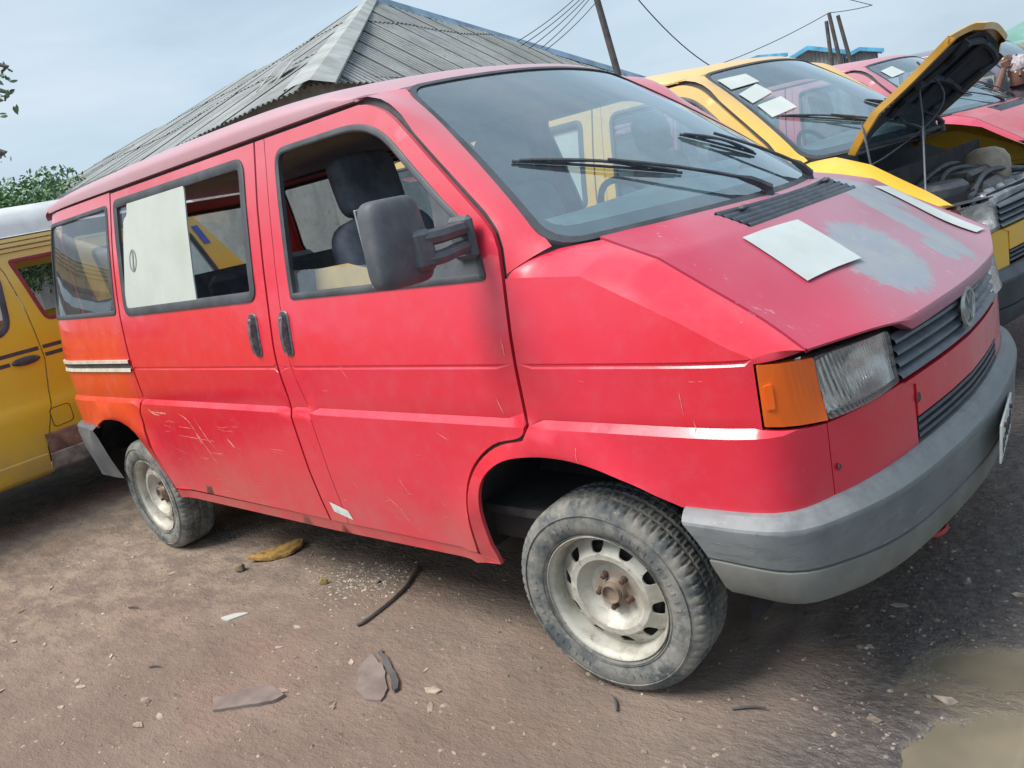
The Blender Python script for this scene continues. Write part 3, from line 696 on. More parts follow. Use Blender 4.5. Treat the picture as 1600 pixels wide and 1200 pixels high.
    wl = rc([(-1, 0, .10), (1, 0, .10), (1, 1, .11), (-1, 1, .11)], 8)
    WS = lambda t, u, off=0.: Wsurf(t, u, off)
    wi = inset(densify(rc([(-.985, .012, .10), (.985, .012, .10), (.985, .988, .11), (-.985, .988, .11)], 8), .06), .0)
    ws = panel(WS, wi, flange=0, us=list(np.linspace(-.97, .97, 25)), vs=list(np.linspace(.03, .97, 12))).out('windscreen', MAT['wglass'], root)
    # rubber + printed border
    a = np.array(densify(rc([(-1.012, -.012, .11), (1.012, -.012, .11), (1.012, 1.010, .12), (-1.012, 1.010, .12)], 8), .06)); b = np.array(densify(rc([(-.985, .012, .10), (.985, .012, .10), (.985, .988, .11), (-.985, .988, .11)], 8), .06))
    def scl(sx, sy, r):
        return np.array([q for q in resample(np.array(rc([(-sx, .5-sy, r), (sx, .5-sy, r), (sx, .5+sy, r), (-sx, .5+sy, r)], 8)+[rc([(-sx, .5-sy, r), (sx, .5-sy, r), (sx, .5+sy, r), (-sx, .5+sy, r)], 8)[0]]), 160)])[:-1]
    A_ = scl(1.014, .512, .11); Bq = scl(.988, .490, .10); Cq = scl(.965, .475, .09)
    MB().grid([Wsurf(A_[:, 0], A_[:, 1], -.004), Wsurf(A_[:, 0], A_[:, 1], .004), Wsurf(Bq[:, 0], Bq[:, 1], .005), Wsurf(Bq[:, 0], Bq[:, 1], .0015)], False, True).out('windscreen_seal', MAT['rubber'], ws)
    bm_ = Bq.copy(); cm = Cq.copy(); cm[:, 1] = np.where(cm[:, 1] < .3, cm[:, 1]+.045, cm[:, 1])
    MB().grid([Wsurf(bm_[:, 0], bm_[:, 1], -.003), Wsurf(cm[:, 0], cm[:, 1], -.003)], False, True).out('printed_border', MAT['frit'], ws)
    # cowl beneath
    MB().grid([[(p[0]-.03, p[1], 1.285) for p in WB(np.linspace(-.8, .8, 20))], [(p[0]+.03, p[1]*.97, 1.285) for p in WB(np.linspace(-.8, .8, 20))]]).out('cowl_tray', MAT['under'], root)
    # ---- hood
    hood(root, C, pm, hood_open)
    wipers(root)
    # ---- wheels
    for x, y, sg, st, rl in ((0, -.800, -1, steer, .3), (-2.92, -.805, -1, 0, 1.1), (0, .800, 1, steer, .7), (-2.92, .805, 1, 0, .2)):
        wheel(root, x, y, .302, sg, st, rl)
    # ---- underside, bulkhead, interior
    ub = MB().box((-1.5, 0, .42), (4.1, 1.5, .10)); ub.box((-1.45, 0, .33), (2.2, .25, .12)); ub.box((-2.92, 0, .30), (.10, 1.5, .10)); ub.box((0, 0, .28), (.16, 1.4, .10)); ub.out('underbody', MAT['under'], root, False)
    MB().box((.28, 0, .95), (.03, 1.40, .46)).out('bulkhead', MAT['dark'], root, False)
    interior(root, C)
    if full:
        pass
    return root

def handle(M, par, s, z):
    """upright pull handle in its dished recess"""
    lo = rc([(s-.029, z-.083, .028), (s-.029, z+.083, .02), (s+.029, z+.083, .028), (s+.029, z-.083, .02)])
    def cup(u, v, off=0.): return M(u, v, off)
    rows = []
    for d, o in ((0, .002), (.004, .005), (.012, .003), (.018, .002)):
        q = np.array(inset(densify(lo, .02), d)); rows.append(M(q[:, 0], q[:, 1], o))
    q = np.array(inset(densify(lo, .02), .020)); rows.append(M(q[:, 0], q[:, 1], -.002))
    c = np.repeat([M(s, z, -.002)], len(q), 0); rows.append(c)
    h = MB().grid(rows, False, True)
    rows = []
    for k in np.linspace(-.068, .066, 10):
        w = .017 if k < .03 else .020; o = .012+.012*math.cos(k/.07*1.3)
        rows.append([M(s-w*.9, z+k, .004), M(s-w*.7, z+k, o), M(s+w*.6, z+k, o+.002), M(s+w*.9, z+k, .004)])
    h.grid(rows)
    o = h.out('door_handle', MAT['handle'], par, True, 40)
    p_ = M(s-.002, z+.058, 0.0); q_ = 1 if p_[1] > 0 else -1; MB().lathe([(0, q_*.024), (.006, q_*.023), (.008, q_*.015)], 12, 'y', tuple(p_)).out('lock_barrel', MAT['chrome'], par)
    return o

def mirror_head(par, sgn):
    """big square-shouldered door mirror: shell, arm"""
    c = Vector((-.27, 0, 0)); mb = MB()
    # shell: superellipsoid blocks; y measured outwards
    n, m = 28, 16; P = []
    for i in range(m+1):
        v = -math.pi/2+math.pi*i/m; row = []
        for j in range(n):
            u = 2*math.pi*j/n; e1, e2 = .35, .42
            cs = lambda a, e: math.copysign(abs(math.cos(a))**e, math.cos(a)); sn = lambda a, e: math.copysign(abs(math.sin(a))**e, math.sin(a))
            yy = .088*cs(v, e1)*cs(u, e2); xx = .060*cs(v, e1)*sn(u, e2); zz = .114*sn(v, e1)
            if xx > 0: xx *= 1-.30*(abs(yy)/.088)**2-.2*(abs(zz)/.114)**2
            else: xx *= .55
            tap = 1+.07*(-zz/.114); row.append((xx, yy*tap, zz))
        P.append(row)
    rot = Matrix.Rotation(R(4), 3, 'Z')
    P = [[tuple(rot @ Vector(p)) for p in r] for r in P]; C0 = np.array((-.250, 1.115, 1.405)) 
    q = np.array(P)+C0; q[..., 1] *= sgn; mb.grid(q, False, True)
    sh = mb.out('mirror_shell', MAT['mirror_shell'], par, True, 50)
    arm = MB()
    for (za, zb, w) in ((1.400, 1.402, .021), (1.346, 1.352, .019)):
        pts = np.array([(-.225, .88, zb), (-.200, .95, zb), (-.185, 1.02, za), (-.195, 1.07, za)]); pts[:, 1] *= sgn; P = crom(pts, 10)
        arm.tube(P, [w]*10, 8)
    arm.box((-.200, sgn*1.075, 1.373), (.045, .070, .105), Matrix.Rotation(R(8*sgn), 3, 'Z'), .014)
    arm.box((-.235, sgn*.885, 1.375), (.09, .03, .12), None, .012)
    arm.out('mirror_arm', MAT['mirror_shell'], par)
    MB().box((-.288, sgn*1.115, 1.405), (.006, .15, .20), None, .002).out('mirror_glass', MAT['chrome'], par)

def emblem(par, M):
    c = M(S1, .912, .012); x0 = float(c[0]); mb = MB(); r = .052; zc = .912
    for ra in (r,):
        mb.lathe([(ra-.007, 0), (ra-.005, .008), (ra+.004, .008), (ra+.006, 0)], 36, 'x', (x0, 0, zc))
    mb.lathe([(0, -.002), (ra-.004, -.002)], 36, 'x', (x0, 0, zc))
    def stroke(a, b):
        (y0, z0), (y1, z1) = a, b; d = math.hypot(y1-y0, z1-z0); an = math.atan2(z1-z0, y1-y0)
        mb.box((x0+.003, (y0+y1)/2, zc+(z0+z1)/2), (.008, d, .0085), Matrix.Rotation(an, 3, 'X'))
    k = r/.052
    for a, b in (((-.021, .042), (0, .005)), ((.021, .042), (0, .005)), ((-.042, .022), (-.021, -.040)), ((-.021, -.040), (0, -.003)), ((0, -.003), (.021, -.040)), ((.021, -.040), (.042, .022))): stroke(a, b)
    mb.out('emblem', MAT['chrome_dull'], par, True, 30)
MAT['chrome_dull'] = plain('dull_emblem', (.40, .43, .42), .35, .5, var=.2, sc=30)

def bumper(root, M, m1, m2):
    s_ = np.concatenate([np.linspace(.365, .56, 6), np.linspace(.59, 2*S1-.59, 60), np.linspace(2*S1-.56, 2*S1-.365, 6)])
    fr = ss((np.minimum(s_, 2*S1-s_)-.30)/.80)
    def rowz(o, zs, zf, back):
        w = np.clip(1-(np.minimum(s_, 2*S1-s_)-.33)/.25, 0, 1); sgn = np.where(s_ < S1, 1, -1)
        return M(s_+sgn*w*back, zs+(zf-zs)*fr, o)
    rows = [rowz(*q) for q in ((-.02, .652, .646, -.01), (.004, .654, .648, -.01), (.016, .652, .643, -.008), (.034, .642, .616, -.004), (.0445, .634, .603, 0), (.047, .627, .594, .004), (.0465, .620, .586, .01), (.041, .58, .54, .035), (.036, .540, .472, .055), (.030, .534, .466, .058))]
    b = MB().grid(rows).out('front_bumper', m1, root, True, 22)
    rows = [rowz(*q) for q in ((.026, .534, .466, .058), (.037, .531, .462, .058), (.037, .522, .452, .06), (.028, .455, .395, .085), (.012, .434, .374, .09), (-.04, .43, .370, .09))]
    MB().grid(rows).out('bumper_lip', m2, b)
    return b

def hood(root, C, pm, ang):
    a, b = hood_grid(); G = np.concatenate([a, b]); na = len(a); n = G.shape[1]
    piv = Vector((.17, 0, 1.27)); h = bpy.data.objects.new('hood', bpy.data.meshes.new('hood')); COL.objects.link(h); h.parent = root
    Y = G[:, :, 1]; mb = MB(); V = G.reshape(-1, 3); F = []
    r0_, r1_ = 4, na; inv = lambda i, j: (r0_ <= i < r1_) and abs(Y[i, j]+Y[i, j+1])/2 < .395
    for i in range(len(G)-1):
        for j in range(n-1):
            if not inv(i, j): F.append((i*n+j, (i+1)*n+j, (i+1)*n+j+1, i*n+j+1))
    mb.add(V, F)
    fe = G[-1]; c = np.abs(fe[:, 1]); low = np.clip((.43-c)/.03, 0, 1)*.026+.008
    l1 = fe+np.stack([.004+0*c, 0*c, -.3*low], 1); l2 = fe+np.stack([.002+0*c, 0*c, -low], 1); l3 = l2-np.array([.03, 0, 0]); mb.grid([fe, l1, l2, l3])
    for j, sg in ((0, 1), (n-1, -1)):
        e_ = G[:, j]; dn = .034 if ang else .012; mb.grid([e_, e_-np.array([0, -sg*.004 if ang else 0, dn]), e_+np.array([0, sg*.03, -dn-.002])])
    e_ = G[0]; mb.grid([e_, e_-np.array([0, 0, .012])])
    me = h.data; me.from_pydata([tuple(p) for p in (np.array(mb.v)-np.array(piv))], [], mb.f); me.validate(); me.materials.append(C.get('hood', pm)); me.shade_smooth(); me.set_sharp_from_angle(angle=R(30))
    h.location = piv
    if ang: h.rotation_euler = (R(-11.3), R(-68.1), R(20.3)); h.location = piv+Vector((-.072, .018, .047))
    P = lambda A: np.asarray(A)-np.array(piv)
    # air intake louvres
    js = [j for j in range(n-1) if abs(Y[r0_, j]+Y[r0_, j+1])/2 < .395]; j0, j1 = js[0], js[-1]+1
    O('vent_tray', P(G[[r0_-1, r0_, r1_, r1_+1]][:, j0:j1+1].reshape(-1, 3)-np.array([0, 0, .030])), MB().grid(G[[0, 1, 2, 3]][:, j0:j1+1]).f, MAT['dark'], h)
    A0 = G[r0_, j0:j1+1].copy(); A1 = G[r1_, j0:j1+1].copy(); A0[:, 2] += .002; A1[:, 2] += .002
    for k in range(5):
        t = .07+.88*k/4; rows = []
        for dt, dz in ((-.055, -.020), (-.055, -.004), (-.02, .006), (.03, .003), (.05, -.006), (.05, -.02)): 
            tt = min(max(t+dt, 0), 1); rows.append(P(A0*(1-tt)+A1*tt+np.array([0, 0, dz])))
        MB().grid(rows).out('vent_slat', MAT['slat'], h)
    for yy in (-.30, .30):
        j = np.argmin(abs(A0[:, 1]-yy)); c = A0[j]*.75+A1[j]*.25; MB().box(P(c+np.array([0, 0, .010])), (.022, .05, .014), Matrix.Rotation(.25, 3, 'Z'), .005).out('washer_nozzle', MAT['black'], h)
    if ang:
        U = G-np.array([0, 0, .0]); U = U*np.array([1, .955, 1])-np.array([.012, 0, .030]); U = U[2:-2]
        O('hood_liner', P(U.reshape(-1, 3)), MB().grid(U).f, MAT['liner'], h)
        sk = MB()
        for t0, t1 in (((8, 6), (33, 4)), ((8, 34), (33, 36)), ((20, 3), (20, 37)), ((10, 20), (32, 20)), ((31, 5), (31, 35))):
            pts = [P(G[int(round(t0[0]+(t1[0]-t0[0])*q)), int(round(t0[1]+(t1[1]-t0[1])*q))]-np.array([.02, 0, .045])) for q in np.linspace(0, 1, 8)]
            sk.tube(pts, .018, 6)
        # scuttle duct and insulation hanging from the underside, seen from the side
        sk.out('hood_rib', MAT['liner'], h)
    return h

def wipers(root):
    def arm(piv, tip, bl0, bl1, nm='wiper'):
        W = lambda y, u, o: Wsurf(y, u, o)
        mb = MB(); p = [W(*piv, .02), W(*(np.array(piv)*.8+np.array(tip)*.2), .035), W(*(np.array(piv)*.4+np.array(tip)*.6), .035), W(*tip, .028)]
        mb.tube(crom(np.array(p), 12), np.interp(np.linspace(0, 1, 12), [0, .3, .35, 1], [.014, .012, .006, .005]), 6)
        q = [W(*(np.array(bl0)*(1-k)+np.array(bl1)*k), .006+.0*k) for k in np.linspace(0, 1, 9)]; mb.tube(q, .0045, 5)
        for a, b_ in ((.04, .96), (.22, .78)):
            q = [W(*(np.array(bl0)*(1-k)+np.array(bl1)*k), .010+.012*math.sin(math.pi*(k-a)/(b_-a))) for k in np.linspace(a, b_, 9)]; mb.tube(q, .005, 5)
        mb.lathe([(0, .03), (.016, .028), (.02, .0), (.02, -.03)], 12, 'z', tuple(W(*piv, .0)))
        mb.out(nm, MAT['black'], root)
    arm((-.12, .0), (-.50, .30), (-.80, .44), (-.10, .16)) if False else None
    for a in WIP: arm(*a)
WIP = [((-.085, -.005), (-.60, .285), (-.90, .41), (-.34, .175)), ((.42, -.005), (.14, .31), (-.02, .37), (.29, .18))]

def seat(root, y, x=-1.02):
    s = bpy.data.objects.new('front_seat', None); COL.objects.link(s); s.parent = root; s.location = (x, y, 0)
    def cushion(nm, w, h, th, c, tilt, n=14):
        P = []
        for i in range(n+1):
            v = -math.pi/2+math.pi*i/n; row = []
            for j in range(24):
                u = 2*math.pi*j/24; f = lambda a, e: math.copysign(abs(a)**e, a)
                row.append((th/2*f(math.cos(v), .4)*f(math.sin(u), .5), w/2*f(math.cos(v), .4)*f(math.cos(u), .35), h/2*f(math.sin(v), .4)))
            P.append(row)
        rot = Matrix.Rotation(R(tilt), 3, 'Y'); P = [[tuple(rot @ Vector(p)+Vector(c)) for p in r] for r in P]
        MB().grid(P, False, True).out(nm, MAT['seat'], s, True, 60)
    cushion('seat_base', .50, .50, .16, (.24, 0, .86), 84)
    cushion('backrest', .50, .62, .14, (-.09, 0, 1.18), -12)
    cushion('headrest', .29, .24, .11, (-.17, 0, 1.605), -10)
    MB().tube([(-.145, -.06, 1.46), (-.16, -.06, 1.54)], .007, 6).tube([(-.145, .06, 1.46), (-.16, .06, 1.54)], .007, 6).out('headrest_post', MAT['chrome'], s)
    MB().box((.15, 0, .62), (.42, .40, .34), None, .02).out('seat_plinth', MAT['interior'], s)
def interior(root, C):
    MB().box((-1.75, 0, .50), (3.5, 1.62, .03)).out('cabin_floor', MAT['under'], root, False)
    y = np.linspace(-.80, .80, 25); rows = []
    for dx, z in ((-.01, 1.290), (-.10, 1.338), (-.22, 1.378), (-.36, 1.385), (-.46, 1.355), (-.49, 1.22), (-.47, 1.05), (-.36, .82)):
        rows.append(np.stack([.225-.36*y**2+dx+(.02*np.cos(y*9) if z > 1.2 and dx < -.2 else 0*y), y*(1 if dx > -.3 else .99), z-.02*(np.abs(y)/.8)**3+.012*np.cos(y*7)*(z > 1.3)], 1))
    MB().grid(rows).out('dashboard', MAT['dash'], root)
    MB().box((-.20, .37, 1.395), (.18, .36, .05), None, .022).out('instrument_hood', MAT['dash'], root)
    seat(root, -.40); seat(root, .42)
    st = MB(); cx, cy, cz = -.52, .40, 1.25; rot = Matrix.Rotation(R(-28), 3, 'Y')
    ringp = [tuple(rot @ Vector((0, .20*math.cos(a), .20*math.sin(a)))+Vector((cx, cy, cz))) for a in np.linspace(0, 2*math.pi, 33)]
    st.tube(ringp, .014, 8, False); st.tube([(cx, cy-.19, cz), (cx+.02, cy, cz-.02), (cx, cy+.19, cz)], .014, 6); st.tube([(cx+.02, cy, cz-.02), (cx+.35, cy, cz-.30)], .025, 8); st.out('steering_wheel', MAT['black'], root)
    for x in (-2.1, -3.0):
        mb = MB(); mb.box((x, .1, .80), (.45, 1.25, .14), None, .04); mb.box((x-.25, .1, 1.08), (.12, 1.25, .55), Matrix.Rotation(R(-10), 3, 'Y'), .04); mb.box((x, .1, .62), (.35, 1.1, .22)); mb.out('bench_seat', MAT['seat'], root)
    mb = MB()
    for yy in (-.78, .78): mb.tube([(-.62, yy, 1.72), (-.30, yy*.98, 1.45)], .02, 6)
    MB().box((-.52, 0, 1.76), (.03, .22, .06), None, .012).out('rear_view_mirror', MAT['black'], root)

# ------------------------------------------------------------------ ground
def vnoise(x, y, f, seed=0):
    x = np.asarray(x)*f+seed*17.3; y = np.asarray(y)*f+seed*9.1; xi = np.floor(x).astype(np.int64); yi = np.floor(y).astype(np.int64); u = x-xi; v = y-yi
    h = lambda a, b: ((np.sin(a*127.1+b*311.7+seed*13.7)*43758.5453) % 1.0)
    u = u*u*(3-2*u); v = v*v*(3-2*v)
    return (h(xi, yi)*(1-u)+h(xi+1, yi)*u)*(1-v)+(h(xi, yi+1)*(1-u)+h(xi+1, yi+1)*u)*v
def ell(x, y, cx, cy, rx, ry, a=0.):
    dx, dy = x-cx, y-cy; return np.hypot((dx*math.cos(a)+dy*math.sin(a))/rx, (-dx*math.sin(a)+dy*math.cos(a))/ry)
def ground_h(x, y):
    n = .5*vnoise(x, y, 2.2, 1)+.28*vnoise(x, y, 6, 2)+.16*vnoise(x, y, 15, 3)+.10*vnoise(x, y, 34, 4)
    h = (n-.5)*.030+.006
    rut = np.exp(-((y+.42-.05*np.sin(x*1.3))/.16)**2)+.7*np.exp(-((y+1.15-.06*np.sin(x*1.1+1))/.18)**2)
    h = h-.007*rut+.004*np.sin((x*.9+y*.35)*46)*np.clip(rut-.35, 0, 1)*(vnoise(x, y, 3, 7) > .45)
    pud = np.minimum(ell(x, y, .95, -.36, .17, .10, .3), ell(x, y, .93, -.74, .22, .14, .5))
    pud = np.minimum(pud, ell(x, y, 1.25, -.62, .35, .35))+.55*(vnoise(x, y, 9, 5)-.5)+.35*(vnoise(x, y, 25, 6)-.5)
    h = h-.026*ss((1.25-pud)/.6)
    for wx, wy in ((0, -.80), (-2.92, -.80), (0, .8), (-2.92, .8)):
        k = np.exp(-(((x-wx)/.16)**2+((y-wy)/.13)**2)**2); h = h*(1-k)+.002*k
    return h
def far_coords(lo, hi, d, end):
    c = list(np.arange(lo, hi+1e-6, d)); s = d; a = lo
    L = []
    while a > -end: s *= 1.22; a -= s; L.append(a)
    s = d; b = hi; H = []
    while b < end: s *= 1.22; b += s; H.append(b)
    return np.array(L[::-1]+c+H)
gx = far_coords(-5.2, 1.5, .021, 400); gy = far_coords(-2.4, 1.9, .021, 400)
X, Y_ = np.meshgrid(gx, gy, indexing='ij'); Z = ground_h(X, Y_)*(1-ss((np.hypot(X, Y_)-8)/30))
nx, ny = X.shape; idx = np.arange(nx*ny).reshape(nx, ny)
F = np.stack([idx[:-1, :-1], idx[1:, :-1], idx[1:, 1:], idx[:-1, 1:]], -1).reshape(-1, 4)
me = bpy.data.meshes.new('ground'); me.vertices.add(nx*ny); me.vertices.foreach_set('co', np.stack([X, Y_, Z], -1).ravel().astype(np.float32))
me.loops.add(F.size); me.loops.foreach_set('vertex_index', F.ravel().astype(np.int32)); me.polygons.add(len(F)); me.polygons.foreach_set('loop_start', np.arange(0, F.size, 4, dtype=np.int32)); me.update(); me.validate(); me.shade_smooth()
at = me.attributes.new('silt', 'FLOAT', 'POINT'); at.data.foreach_set('value', np.clip((.004-Z)/.012, 0, 1).ravel().astype(np.float32)*(np.hypot(X-1.02, Y_+.52) < .36).ravel())
g = NT('packed_dirt'); x, y, z = g.xyz()
st = g.vec((1, 1, 1), rot=(0, 0, R(12))); stv = g.vec((.75, 1.35, 1), rot=(0, 0, R(-14)))
n1 = g.noise(1.1, 5, .6); n2 = g.noise(7, 8, .68, stv); n3 = g.noise(38, 6, .65, stv); n4 = g.noise(150, 3, .6)
c = g.mix(g.ramp(n1, .35, .68), (.20, .148, .118), (.262, .20, .160))
sandm = g.math('MULTIPLY', g.ramp(g.math('ADD', x, g.math('MULTIPLY', y, -.9)), -.2, -1.5), g.ramp(n2, .42, .62)); sandm = g.math('MULTIPLY', sandm, g.ramp(g.math('ADD', x, g.math('MULTIPLY', g.noise(1.7, 4), 2.0)), 1.0, -1.2))
c = g.mix(g.math('MULTIPLY', sandm, .5), c, (.39, .305, .225))
c = g.mix(g.math('MULTIPLY', g.ramp(g.noise(.9, 3, .5, g.vec(loc=(5, 2, 0))), .52, .68), .45), c, (.30, .185, .125))
c = g.mix(g.math('MULTIPLY', g.ramp(n3, .55, .78), .38), c, (.35, .28, .225))
c = g.mix(g.math('MULTIPLY', g.ramp(n2, .56, .34), .40), c, (.155, .122, .106))
c = g.mix(g.ramp(n4, .68, .76, 0, .35), c, (.42, .36, .30))
wet = g.ramp(g.math('ADD', g.math('ADD', x, g.math('MULTIPLY', y, .10)), g.math('MULTIPLY', g.noise(2.1, 6, .65), .8)), .45, 1.05)
c = g.mix(g.math('MULTIPLY', wet, .82), c, g.mix(g.ramp(n3, .4, .65), (.060, .054, .055), (.13, .115, .11)))
si = g.n('ShaderNodeAttribute', attribute_name='silt').outputs['Fac']; c = g.mix(g.ramp(si, .15, .75, 0, .95), c, g.mix(n2, (.175, .14, .10), (.22, .18, .13)))
g.set(col=c, rough=g.math('SUBTRACT', .92, g.math('MULTIPLY', wet, g.ramp(g.noise(30, 6, .7), .35, .6, .62, .90))), spec=.4)
hh = g.math('ADD', g.math('MULTIPLY', n2, .5), g.math('ADD', g.math('MULTIPLY', n3, .35), g.math('MULTIPLY', n4, .10)))
g.bump(hh, 1.0, .030); me.materials.append(g.m)
go = bpy.data.objects.new('ground', me); COL.objects.link(go); tag(go, kind='structure')
w = NT('muddy_water'); n = w.noise(4, 4)
w.set(col=w.mix(w.ramp(n, .35, .65), (.225, .19, .135), (.175, .15, .11)), rough=.02, spec=.7); w.bump(w.noise(14, 3), .05, .004)
xs = np.linspace(.45, 1.6, 14); ys = np.linspace(-1.25, -.1, 14)
tag(MB().grid([[(a, b, -.0085) for b in ys] for a in xs]).out('puddle_water', w.m), kind='structure')

# ------------------------------------------------------------------ the vans
def van_root(name, x, y, z, rz, label, group='vans of the same model parked in a row'):
    return tag(empty(name, (x, y, z), rz), label, 'van', group)
red = van_root('parked_van', 0, 0, 0, 0, 'faded red van in the foreground with orange rear quarter and primer patches on its hood')
# hood paint of the red van: flaked to grey-blue primer
h = NT('flaked_hood_paint'); x, y, z = h.xyz(h.tc.outputs['Object'])
drift = h.ramp(h.noise(2.2, 4, .55), .32, .7)
c = h.mix(drift, (.50, .035, .08), (.47, .09, .14))
pk = h.ramp(h.math('ADD', y, h.math('ADD', h.math('MULTIPLY', x, .35), h.math('MULTIPLY', h.noise(1.8, 3), .5))), -.38, .45); c = h.mix(h.math('MULTIPLY', pk, .80), c, (.35, .215, .275))
def blob(cx, cy, rx, ry, rot=0., soft=.3):
    v = h.n('ShaderNodeMapping'); v.inputs['Location'].default_value = (-cx, -cy, 0); h.l(h.tc.outputs['Object'], v.inputs[0])
    v2 = h.n('ShaderNodeMapping'); v2.inputs['Rotation'].default_value = (0, 0, -rot); h.l(v.outputs[0], v2.inputs[0])
    v3 = h.n('ShaderNodeMapping'); v3.inputs['Scale'].default_value = (1/rx, 1/ry, 0); h.l(v2.outputs[0], v3.inputs[0])
    L = h.n('ShaderNodeVectorMath', operation='LENGTH'); h.l(v3.outputs[0], L.inputs[0])
    d = h.math('ADD', L.outputs['Value'], h.math('MULTIPLY', h.math('SUBTRACT', h.noise(34, 9, .85, h.vec((.6, 1.5, 1), rot=(0, 0, .5))), .5), 1.5))
    return h.ramp(d, 1.0+soft*.22, 1.0-soft*.22)
# local coordinates: object origin is the hinge (.17, 0, 1.27)
m1 = blob(.43, -.15, .13, .17, .35); m2 = blob(.36, .30, .22, .09, -.2); m3 = blob(.20, .47, .12, .10, 0); m4 = blob(.50, .16, .05, .06, .2)
m = h.math('MAXIMUM', h.math('MAXIMUM', m1, m2), h.math('MAXIMUM', m3, m4))
c = h.mix(h.math('MULTIPLY', m, .9), c, h.mix(h.ramp(h.noise(9, 5), .3, .7), (.235, .295, .35), (.29, .335, .35)))
fl = h.math('MULTIPLY', h.ramp(h.noise(34, 7, .75, h.vec((.4, 2, 1), rot=(0, 0, .9))), .60, .64), h.ramp(h.noise(3.1, 3), .45, .62))
c = h.mix(h.math('MULTIPLY', fl, .6), c, (.62, .52, .55))
h.set(col=c, rough=h.math('ADD', .42, h.math('MULTIPLY', m, .2)), coat=.15, coatr=.3, spec=.45)
h.bump(h.noise(3, 3), .2, .01)
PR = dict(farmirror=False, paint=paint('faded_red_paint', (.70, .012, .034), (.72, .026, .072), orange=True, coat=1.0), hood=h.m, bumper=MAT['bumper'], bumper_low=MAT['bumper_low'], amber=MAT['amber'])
PR['roof'] = paint('sky_tinted_red_roof', (.50, .13, .17), (.48, .28, .31))  # roof colour lightened to pink, with the sky's reflection painted in
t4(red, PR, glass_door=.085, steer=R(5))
yel = van_root('parked_van', -.2536, 2.425, -.0386, -.0752, 'yellow van with its hood propped open, second in the row beside the red van')
YEL = dict(mirror=False, paint=paint('taxi_yellow_paint', (.80, .46, .035), (.82, .52, .09)), bumper=MAT['bumper_dark'], bumper_low=MAT['bumper_dark'], amber=MAT['amber_dull'])
t4(yel, YEL, hood_open=58, glass_door=.5)
mar = van_root('parked_van', -.65, 6.07, -.08, -.1025, 'crimson van third in the row, behind the open yellow hood')
MAR = dict(paint=paint('crimson_paint', (.52, .035, .075), (.50, .10, .16), painted_sheen=.2), bumper=MAT['bumper_dark'], bumper_low=MAT['bumper_dark'], amber=MAT['amber'])
t4(mar, MAR, glass_door=.5)
nav = van_root('parked_van', -.55, 9.4, -.06, -.09, 'dark blue van farthest along the row, its roof showing over the crimson van')
NAV = dict(paint=paint('dark_blue_paint', (.035, .06, .12), (.07, .10, .16)), bumper=MAT['bumper_dark'], bumper_low=MAT['bumper_dark'], amber=MAT['amber'])
t4(nav, NAV, glass_door=.5)

def parent_keep(o, p):
    o.parent = p; return o
def on_root(root, P):
    m = root.matrix_basis; return [tuple(m @ Vector(p)) for p in P]
# sheets of paper ------------------------------------------------------------
LEAN = lambda y: -.017*(y+.92)      # the red van sags a little on its far side
HS = hood_surface().reshape(-1, 3)
def hood_z(x, y):
    i = np.argsort(np.hypot(HS[:, 0]-x, HS[:, 1]-y))[:14]; A = np.c_[np.ones(14), HS[i, 0]-x, HS[i, 1]-y]; return float(np.linalg.lstsq(A, HS[i, 2], rcond=None)[0][0]+LEAN(y))
def quad_sheet(name, corners, fz, mat, th=.0015, n=10, curl=0.):
    A, B, C_, D = [np.array(c) for c in corners]; top = []
    for i in np.linspace(0, 1, n):
        row = []
        for j in np.linspace(0, 1, n):
            p = (A*(1-i)+B*i)*(1-j)+(D*(1-i)+C_*i)*j; row.append(fz(p, i, j))
        top.append(row)
    top = np.array(top); mb = MB().grid(top); nrm = np.cross(top[-1, 0]-top[0, 0], top[0, -1]-top[0, 0]); nrm /= np.linalg.norm(nrm); mb.grid(top-nrm*th)
    for e_ in (top[0], top[-1], top[:, 0], top[:, -1]): mb.grid([e_, e_-nrm*th])
    return mb.out(name, mat)
tag(quad_sheet('paper_sheet', [(.375, -.478), (.412, -.214), (.592, -.257), (.546, -.503)], lambda p, i, j: (p[0], p[1], hood_z(*p)+.006+.004*i*j), MAT['paper'], n=14), 'blank white paper sheet lying on the hood of the foreground red van', 'paper')
tag(quad_sheet('paper_strip', [(.36, .56), (.36, .70), (.66, .70), (.66, .60)], lambda p, i, j: (p[0], p[1], hood_z(*p)+.006), MAT['paper'], n=14), 'long pale paper strip along the far edge of the red hood', 'paper')
def wind_paper(root, c, lab, nm='paper_sheet'):
    f = lambda p, i, j: tuple(root.matrix_basis @ Vector(Wsurf(p[0], p[1], .007)))
    return tag(quad_sheet(nm, c, f, MAT['paper'], n=6), lab, 'paper')
for c, lab in (([(-.955, .90), (-.955, .765), (-.64, .775), (-.63, .89)], 'topmost of the three white papers on the yellow van windscreen'),
               ([(-.95, .70), (-.94, .58), (-.69, .64), (-.70, .76)], 'middle one of the three white papers on the yellow van windscreen'),
               ([(-.93, .55), (-.935, .41), (-.69, .45), (-.68, .58)], 'lowest of the three white papers on the yellow van windscreen')):
    wind_paper(yel, c, lab)
wind_paper(mar, [(-.90, .85), (-.90, .70), (-.62, .73), (-.62, .88)], 'small white paper on the windscreen of the crimson van')
